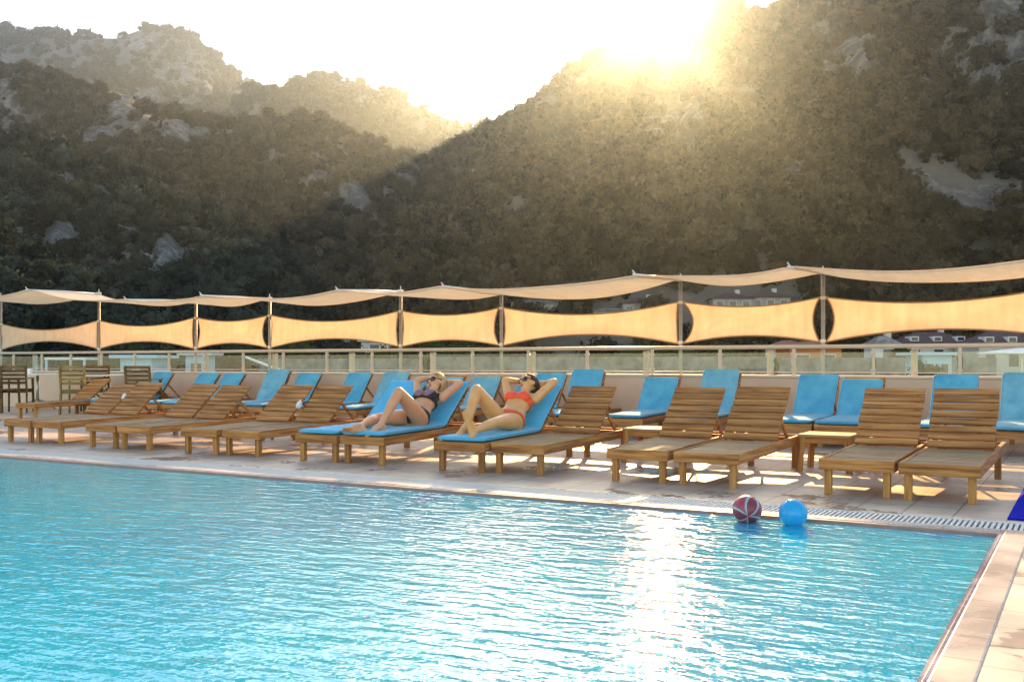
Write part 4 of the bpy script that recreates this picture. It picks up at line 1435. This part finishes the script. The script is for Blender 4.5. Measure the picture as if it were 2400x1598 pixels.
# ------------------------------------------------------------------ balls
def ball(name, u, v, r, label, mats, petals):
    p = g_at(u, v + 34)
    bm = bmesh.new()
    bmesh.ops.create_uvsphere(bm, u_segments=48, v_segments=32, radius=r)
    me = bpy.data.meshes.new(name)
    bm.to_mesh(me); bm.free()
    o = link(name, me, mats, None, True, loc=(p.x, p.y, WZ + r * .84))
    tag(o, label, 'ball')
    return o
def mat_petals():
    m, nt, out = newmat('red_petal_ball_print')
    c = coords(nt, rot=(rad(70), rad(20), 0))
    gr = nt.nodes.new('ShaderNodeSeparateXYZ')
    nt.links.new(c, gr.inputs[0])
    at = nt.nodes.new('ShaderNodeMath'); at.operation = 'ARCTAN2'
    nt.links.new(gr.outputs[1], at.inputs[0]); nt.links.new(gr.outputs[0], at.inputs[1])
    mu = nt.nodes.new('ShaderNodeMath'); mu.operation = 'MULTIPLY'; mu.inputs[1].default_value = 3.0
    nt.links.new(at.outputs[0], mu.inputs[0])
    cs = nt.nodes.new('ShaderNodeMath'); cs.operation = 'COSINE'
    nt.links.new(mu.outputs[0], cs.inputs[0])
    zz = nt.nodes.new('ShaderNodeMath'); zz.operation = 'MULTIPLY'; zz.inputs[1].default_value = 1 / .095
    nt.links.new(gr.outputs[2], zz.inputs[0])
    z2 = nt.nodes.new('ShaderNodeMath'); z2.operation = 'ABSOLUTE'
    nt.links.new(zz.outputs[0], z2.inputs[0])
    s = nt.nodes.new('ShaderNodeMath'); s.operation = 'MULTIPLY_ADD'; s.inputs[1].default_value = -1.3; s.inputs[2].default_value = 0.62
    nt.links.new(z2.outputs[0], s.inputs[0])
    a2 = nt.nodes.new('ShaderNodeMath'); a2.operation = 'ADD'
    nt.links.new(cs.outputs[0], a2.inputs[0]); nt.links.new(s.outputs[0], a2.inputs[1])
    hf = nt.nodes.new('ShaderNodeMath'); hf.operation = 'MULTIPLY_ADD'; hf.inputs[1].default_value = .25; hf.inputs[2].default_value = .5
    nt.links.new(a2.outputs[0], hf.inputs[0])
    col = ramp(nt, hf.outputs[0], [(0.0, (0.24, 0.03, 0.045)), (0.40, (0.24, 0.03, 0.045)), (0.41, (0.44, 0.42, 0.43)), (0.52, (0.44, 0.42, 0.43)),
                                   (0.53, (0.17, 0.17, 0.22)), (0.585, (0.17, 0.17, 0.22)), (0.59, (0.42, 0.04, 0.06))], 'CONSTANT')
    principled(nt, out, col, 0.35)
    return m
ball('patterned_ball', 1751, 1180, .098, 'red and white petal patterned ball floating at the far pool edge', [mat_petals()], True)
m, nt, out = newmat('bright_blue_ball_vinyl')
pb = principled(nt, out, (0.0, 0.40, 0.72), 0.18)
tr = nt.nodes.new('ShaderNodeBsdfTranslucent'); tr.inputs[0].default_value = (0.0, 0.62, 0.95, 1)
mx = nt.nodes.new('ShaderNodeMixShader'); mx.inputs[0].default_value = 0.35
nt.links.new(pb.outputs[0], mx.inputs[1]); nt.links.new(tr.outputs[0], mx.inputs[2]); nt.links.new(mx.outputs[0], out.inputs[0])
bb = ball('blue_ball', 1859, 1187, .092, 'bright blue inflatable ball floating at the far pool edge', [m], False)
sm = MB()
for k in range(3):
    a_ = PI * k / 3 + .3
    sm.tube([(.0925 * math.cos(q_) * math.cos(a_), .0925 * math.cos(q_) * math.sin(a_), .0925 * math.sin(q_)) for q_ in [2 * PI * i_ / 48 for i_ in range(49)]], .0011, 5, False)
sm.build('seam', M['cushion_blue'], bb, smooth=True)
MB().lathe([(0, .006), (.009, .005), (.011, -.002), (.012, -.006)], 10).build('valve', M['cushion_blue'], bb, loc=(-.02, -.035, .084))
# ------------------------------------------------------------------ the two women
def mat_skin(name, base, warm):
    m, nt, out = newmat(name)
    n = noisetex(nt, coords(nt), 9, 4, 0.6)
    col = ramp(nt, n, [(0.3, base), (0.7, warm)])
    b = principled(nt, out, col, 0.42)
    b.inputs['Subsurface Weight'].default_value = 0.12
    b.inputs['Subsurface Radius'].default_value = (0.02, 0.008, 0.004)
    return m
M['skin_a'] = mat_skin('tanned_rosy_skin', (0.66, 0.28, 0.13), (0.74, 0.35, 0.18))
M['skin_b'] = mat_skin('golden_tanned_skin', (0.70, 0.31, 0.10), (0.78, 0.38, 0.145))
M['blonde'] = mat_plain('blonde_hair', (0.50, 0.31, 0.12), 0.6, 0.35, 40)
M['brunette'] = mat_plain('dark_brown_hair', (0.05, 0.018, 0.008), 0.65, 0.4, 40)
M['bikini_black'] = mat_plain('black_bikini_cloth', (0.018, 0.010, 0.014), 0.7, 0.3, 30)
M['bikini_pink'] = mat_plain('grey_pink_bikini_cloth', (0.26, 0.13, 0.15), 0.7, 0.35, 60)
M['bikini_orange'] = mat_plain('neon_orange_bikini_cloth', (0.95, 0.085, 0.022), 0.6, 0.06, 30)
M['lips'] = mat_plain('rose_lips', (0.45, 0.10, 0.09), 0.35, 0.1, 30)

def v3(*a):
    return Vector(a)

class Body:
    def __init__(self):
        self.bm = bmesh.new()
    def ball(self, c, r, seg=20):
        """r: radius or (rx, ry, rz) with an optional basis"""
        self.ell(c, (r, r, r))
    def ell(self, c, r, basis=None):
        res = bmesh.ops.create_icosphere(self.bm, subdivisions=3, radius=1.0)
        B = basis or (v3(1, 0, 0), v3(0, 1, 0), v3(0, 0, 1))
        for v in res['verts']:
            q = v.co.copy()
            v.co = Vector(c) + B[0] * (q.x * r[0]) + B[1] * (q.y * r[1]) + B[2] * (q.z * r[2])
    def limb(self, pts, rs, n=18):
        """tapering limb through points, rounded ends"""
        P, R = [], []
        for i in range(len(pts) - 1):
            a, b = Vector(pts[i]), Vector(pts[i + 1])
            k = 6
            for j in range(k + (1 if i == len(pts) - 2 else 0)):
                t = j / k
                P.append(a.lerp(b, t)); R.append(rs[i] + (rs[i + 1] - rs[i]) * t)
        m = MB().tube(P, R, n)
        vs = [self.bm.verts.new(v) for v in m.v]
        for f in m.f:
            self.bm.faces.new([vs[i] for i in f])
        for p, r in zip(pts, rs):
            self.ball(p, r)
    def to_mesh(self, name, voxel=0.0065, smooth=5):
        bmesh.ops.recalc_face_normals(self.bm, faces=self.bm.faces[:])
        me = bpy.data.meshes.new(name)
        self.bm.to_mesh(me)
        o = bpy.data.objects.new('tmp_body', me)
        COL.objects.link(o)
        r = o.modifiers.new('r', 'REMESH')
        r.mode, r.voxel_size, r.use_smooth_shade = 'VOXEL', voxel, True
        s = o.modifiers.new('s', 'SMOOTH')
        s.factor, s.iterations = 0.5, smooth
        dg = bpy.context.evaluated_depsgraph_get()
        out = bpy.data.meshes.new_from_object(o.evaluated_get(dg))
        out.name = name
        bpy.data.objects.remove(o)
        bpy.data.meshes.remove(me)
        return out

def frame(T, X):
    T = T.normalized()
    X = (X - T * X.dot(T)).normalized()
    return X, T, X.cross(T)          # side, up the spine, out of the chest

def add_hand(B, wrist, palm_dir, spread_dir, curl_dir, s=1.0):
    """palm, four unequal bent fingers and a thumb from the side of the palm"""
    p = Vector(palm_dir).normalized(); q = Vector(spread_dir).normalized(); c = Vector(curl_dir).normalized()
    w = Vector(wrist)
    B.limb([w, w + p * .045 * s, w + p * .085 * s], [.021 * s, .026 * s, .024 * s])
    B.ell(w + p * .055 * s, (.037 * s, .046 * s, .017 * s), (q, p, c))
    for k, (off, ln) in enumerate(((-.028, .062), (-.009, .074), (.010, .070), (.028, .055))):
        b = w + p * .088 * s + q * off * s
        m1 = b + p * ln * .5 * s + c * .010 * s + q * off * .15
        e = m1 + (p * .7 + c * .5).normalized() * ln * .5 * s
        B.limb([b, m1, e], [.0098 * s, .0090 * s, .0078 * s], 10)
    t0 = w + p * .03 * s - q * .03 * s
    B.limb([t0, t0 + (p * .6 - q * .7).normalized() * .04 * s, t0 + (p * .8 - q * .35).normalized() * .075 * s], [.013 * s, .0112 * s, .009 * s], 10)

def add_foot(B, ankle, toe_dir, up, s=1.0):
    f = Vector(toe_dir).normalized(); u = Vector(up).normalized()
    u = (u - f * u.dot(f)).normalized()
    x = f.cross(u)
    a = Vector(ankle)
    heel = a - u * .052 * s - f * .035 * s
    B.limb([a, heel], [.036 * s, .030 * s])
    B.limb([a, a - u * .03 * s + f * .07 * s, a - u * .058 * s + f * .135 * s], [.036 * s, .033 * s, .021 * s])
    B.ell(a - u * .058 * s + f * .128 * s, (.042 * s, .045 * s, .018 * s), (x, f, u))
    B.limb([heel, a - u * .068 * s + f * .10 * s], [.026 * s, .020 * s])
    for k, (o, l, r) in enumerate(((-.026, .060, .0125), (-.008, .056, .0095), (.006, .050, .009), (.019, .042, .0085), (.031, .033, .008))):
        b = a - u * .066 * s + f * .150 * s + x * o * s
        B.limb([b, b + f * l * .55 * s - u * .004, b + f * l * .95 * s - u * .008], [r * s, r * .95 * s, r * .85 * s], 8)

def woman(root, J, look, skin, hair, top, cups, bottom, hairstyle, s=1.0):
    B = Body()
    pel, nk, hd = J['pelvis'], J['neck'], J['head']
    X, T, Nn = frame(nk - pel, v3(1, 0, 0) + v3(0, 0, J.get('roll', 0)))
    # J names are the woman's own sides as seen from the foot end: l = +x (towards the viewer), r = -x
    bas = (X, T, Nn)
    if Nn.z < 0:
        Nn = -Nn
        bas = (X, T, Nn)
    ln = (nk - pel).length
    ctr = lambda t, c=0.0, b=0.0: pel + T * ln * t + Nn * c + X * b
    B.ell(ctr(0.0), (.165 * s, .115 * s, .105 * s), bas)
    B.ell(ctr(-.06, -.03, .075), (.088 * s, .10 * s, .085 * s), bas)
    B.ell(ctr(-.06, -.03, -.075), (.088 * s, .10 * s, .085 * s), bas)
    B.ell(ctr(.20, .0), (.142 * s, .115 * s, .088 * s), bas)
    B.ell(ctr(.38, -.002), (.122 * s, .13 * s, .080 * s), bas)
    B.ell(ctr(.62, .0), (.140 * s, .14 * s, .094 * s), bas)
    B.ell(ctr(.84, -.01), (.130 * s, .085 * s, .070 * s), bas)
    for b in (-1, 1):
        B.ell(ctr(.66, .070, b * .070 * s), (.062 * s, .060 * s, .054 * s), bas)
    B.limb([ctr(.86), nk, hd - (hd - nk) * .25], [.060 * s, .047 * s, .045 * s])
    for sd_ in ('l', 'r'):
        sh, el, wr = J['sh_' + sd_], J['el_' + sd_], J['wr_' + sd_]
        B.limb([ctr(.83, -.01, (.08 if sd_ == 'l' else -.08)), sh], [.058 * s, .052 * s])
        B.limb([sh, sh.lerp(el, .35), el], [.049 * s, .046 * s, .036 * s])
        B.limb([el, el.lerp(wr, .3), wr], [.036 * s, .037 * s, .023 * s])
        inner = (hd - wr).normalized()
        add_hand(B, wr, (J['hand_' + sd_] - wr), v3(0, .3, 1), inner, s)
        hp, kn, an = J['hip_' + sd_], J['knee_' + sd_], J['ank_' + sd_]
        B.limb([hp, hp.lerp(kn, .35), kn.lerp(hp, .12), kn], [.090 * s, .082 * s, .058 * s, .052 * s])
        calf = kn.lerp(an, .33) + J.get('calf_' + sd_, v3(0, 0, 0))
        B.limb([kn, calf, kn.lerp(an, .7), an], [.051 * s, .054 * s, .038 * s, .031 * s])
        add_foot(B, an, J['toe_' + sd_] - an, J['fup_' + sd_], s)
    # head
    fwd = look.normalized()
    upv = (hd - nk).normalized()
    upv = (upv - fwd * upv.dot(fwd)).normalized()
    sx = fwd.cross(upv)
    hb = (sx, fwd, upv)
    H = lambda x, f, u: hd + sx * x * s + fwd * f * s + upv * u * s
    B.ell(H(0, -.012, .028), (.073 * s, .092 * s, .088 * s), hb)
    B.ell(H(0, .022, -.028), (.056 * s, .062 * s, .078 * s), hb)
    B.ell(H(0, .055, -.088), (.026 * s, .026 * s, .022 * s), hb)
    B.ell(H(0, .060, .045), (.052 * s, .030 * s, .040 * s), hb)
    for b in (-1, 1):
        B.ell(H(b * .036, .056, -.022), (.024 * s, .022 * s, .022 * s), hb)
        B.ell(H(b * .074, -.008, -.005), (.010 * s, .018 * s, .030 * s), hb)
    B.limb([H(0, .086, .018), H(0, .100, -.018)], [.009 * s, .0145 * s], 10)
    B.ell(H(0, .078, -.052), (.024 * s, .014 * s, .011 * s), hb)
    me = B.to_mesh('body')
    me.materials.append(skin)
    body = link('body', me, None, root, True)
    # lips
    lp = Body()
    lp.ell(H(0, .088, -.047), (.022 * s, .009 * s, .006 * s), hb)
    lp.ell(H(0, .087, -.057), (.019 * s, .009 * s, .007 * s), hb)
    ml = lp.to_mesh('lips', .003, 2)
    ml.materials.append(M['lips'])
    link('lips', ml, None, body, True)
    # sunglasses
    sg = MB()
    for b in (-1, 1):
        ring = []
        for k in range(18):
            a = 2 * PI * k / 18
            ring.append(H(b * .033 + .031 * math.cos(a), .093 - abs(b * .033 + .031 * math.cos(a)) * .28, .014 + .025 * math.sin(a)))
        c = H(b * .033, .094, .014)
        b0 = len(sg.v)
        for off in (.004, -.006):
            sg.v += [tuple(p + fwd * off) for p in ring] + [tuple(c + fwd * (off + .003))]
        for k in range(18):
            sg.f.append((b0 + k, b0 + (k + 1) % 18, b0 + 18))
            sg.f.append((b0 + 19 + (k + 1) % 18, b0 + 19 + k, b0 + 37))
            sg.f.append((b0 + k, b0 + 19 + k, b0 + 19 + (k + 1) % 18, b0 + (k + 1) % 18))
        sg.tube([H(b * .064, .076, .022), H(b * .078, .03, .020), H(b * .078, -.02, .012)], .0035, 6)
    sg.tube([H(-.008, .098, .022), H(.008, .098, .022)], .004, 6)
    sg.build('sunglasses', M['black'], body, smooth=False)
    # hair
    bm = bmesh.new()
    bmesh.ops.create_icosphere(bm, subdivisions=5, radius=1)
    dele = []
    for v in bm.verts:
        q = v.co.copy()
        f, u = q.y, q.z
        if (f > .50 and u < .45) or (f > .12 and u < -.05) or (u < (-.95 if hairstyle == 'bob' else -.55)):
            dele.append(v)
        k = 1 + .05 * mnoise.noise(q * 3.0) + .035 * mnoise.noise(Vector((q.x * 16, q.y * 5, q.z * 5)))
        if hairstyle == 'bob':
            k *= 1.10 + .22 * max(0, -u)
        r = Vector((.083, .103, .108)) * s * k
        v.co = hd + upv * .018 * s - fwd * .016 * s + sx * q.x * r.x + fwd * q.y * r.y + upv * q.z * r.z
    bmesh.ops.delete(bm, geom=dele, context='VERTS')
    if hairstyle != 'bob':
        res = bmesh.ops.create_icosphere(bm, subdivisions=3, radius=1)
        for v in res['verts']:
            q = v.co * (1 + .12 * mnoise.noise(v.co * 4))
            v.co = H(0, -.105, -.01) + sx * q.x * .050 + fwd * q.y * .045 + upv * q.z * .052
    mh = bpy.data.meshes.new('hair')
    bm.to_mesh(mh); bm.free()
    mh.materials.append(hair)
    ho = link('hair', mh, None, body, True)
    sol = ho.modifiers.new('thick', 'SOLIDIFY'); sol.thickness = .012
    # swimwear cut from the body surface and lifted a few millimetres
    def wear(name, test, mat, lift=.006):
        bm = bmesh.new()
        bm.from_mesh(me)
        bm.normal_update()
        kill = []
        for f in bm.faces:
            d = f.calc_center_median() - pel
            a, b, c = d.dot(T) / ln, d.dot(X), d.dot(Nn)
            p_ = f.calc_center_median()
            ok = test(a, b, c, p_)
            if ok and name == 'bikini_bottom':
                for q_ in 'lr':
                    ax = J['knee_' + q_] - J['hip_' + q_]
                    if (p_ - J['hip_' + q_]).dot(ax) / ax.length > .07:
                        ok = False
            if not ok:
                kill.append(f)
        bmesh.ops.delete(bm, geom=kill, context='FACES')
        for v in bm.verts:
            v.co += v.normal * lift
        mw = bpy.data.meshes.new(name)
        bm.to_mesh(mw); bm.free()
        mw.materials.clear()
        mw.materials.append(mat)
        o = link(name, mw, None, body, True)
        so_ = o.modifiers.new('thick', 'SOLIDIFY'); so_.thickness = .004; so_.offset = 1
        return o
    if top == 'band':
        wear('bikini_top', lambda a, b, c, p: (.54 < a < .80 - .10 * abs(b) / .15 if c > 0 else .56 < a < .66) and abs(b) < .158, bottom)
    else:
        wear('bikini_top', lambda a, b, c, p: (.50 < a < .585 and abs(b) < .158) or (c > .0 and .10 < b < .158 and .50 < a < .80), bottom)
        wear('bikini_cup', lambda a, b, c, p: c > .055 and .0 < b < .125 and (a - .67) ** 2 * ln * ln + (b - .065) ** 2 < .056 ** 2, cups, .008)
        wear('bikini_cup', lambda a, b, c, p: c > .055 and -.125 < b < .0 and (a - .67) ** 2 * ln * ln + (b + .065) ** 2 < .056 ** 2, cups, .008)
    wear('bikini_bottom', lambda a, b, c, p: (-.005 < a < .085 and abs(b) < .19) or (c > .0 and -.30 < a < .03 and abs(b) < .015 + .12 * max(0, (a + .30) / .33)) or (c <= 0 and -.22 < a < .03 and abs(b) < .13), bottom)
    return body

def reclining(idx, label):
    x, y, rz, ang = FR[idx]
    return thing('person', label, 'person', (x, y, 0), rz)

# brunette: near leg straight, far leg drawn up, both hands behind the head
r = reclining(8, 'brunette woman in a neon orange bikini and sunglasses reclining with hands behind her head')
J = dict(pelvis=v3(.30, .94, .455), neck=v3(.29, 1.30, .715), head=v3(.28, 1.405, .815),
         sh_l=v3(.45, 1.245, .665), el_l=v3(.60, 1.40, .845), wr_l=v3(.44, 1.50, .835), hand_l=v3(.34, 1.51, .815),
         sh_r=v3(.13, 1.245, .665), el_r=v3(.01, 1.36, .855), wr_r=v3(.13, 1.49, .845), hand_r=v3(.22, 1.51, .82),
         hip_l=v3(.385, .90, .445), knee_l=v3(.41, .49, .455), ank_l=v3(.40, .10, .395), toe_l=v3(.36, .07, .60), fup_l=v3(0, 1, .1),
         hip_r=v3(.215, .90, .45), knee_r=v3(.14, .56, .775), ank_r=v3(.15, .37, .425), toe_r=v3(.14, .14, .40), fup_r=v3(0, 0, 1),
         calf_r=v3(0, .0, -.0))
J['fup_l'] = v3(0, -1, -.15)
J['fup_l'] = v3(0, 1, .15)
woman(r, J, v3(-.42, -.80, .42), M['skin_b'], M['brunette'], 'band', None, M['bikini_orange'], 'back', 1.07)

# blonde: near leg drawn up, far leg lying flat, both hands behind the head
r = reclining(7, 'blonde woman in a black and pink bikini and sunglasses reclining with hands behind her head')
J = dict(pelvis=v3(.31, .92, .455), neck=v3(.29, 1.31, .705), head=v3(.27, 1.405, .810),
         sh_l=v3(.45, 1.25, .655), el_l=v3(.58, 1.44, .815), wr_l=v3(.42, 1.50, .835), hand_l=v3(.32, 1.51, .82),
         sh_r=v3(.13, 1.25, .665), el_r=v3(.02, 1.37, .84), wr_r=v3(.13, 1.47, .875), hand_r=v3(.22, 1.49, .86),
         hip_l=v3(.395, .88, .45), knee_l=v3(.42, .47, .735), ank_l=v3(.38, .21, .40), toe_l=v3(.33, 0.0, .37), fup_l=v3(0, 0, 1),
         hip_r=v3(.225, .88, .445), knee_r=v3(.10, .47, .44), ank_r=v3(.19, .10, .385), toe_r=v3(.10, -.10, .42), fup_r=v3(-.55, .35, .75))
woman(r, J, v3(-.30, -.88, .36), M['skin_a'], M['blonde'], 'cups', M['bikini_pink'], M['bikini_black'], 'bob', 1.08)
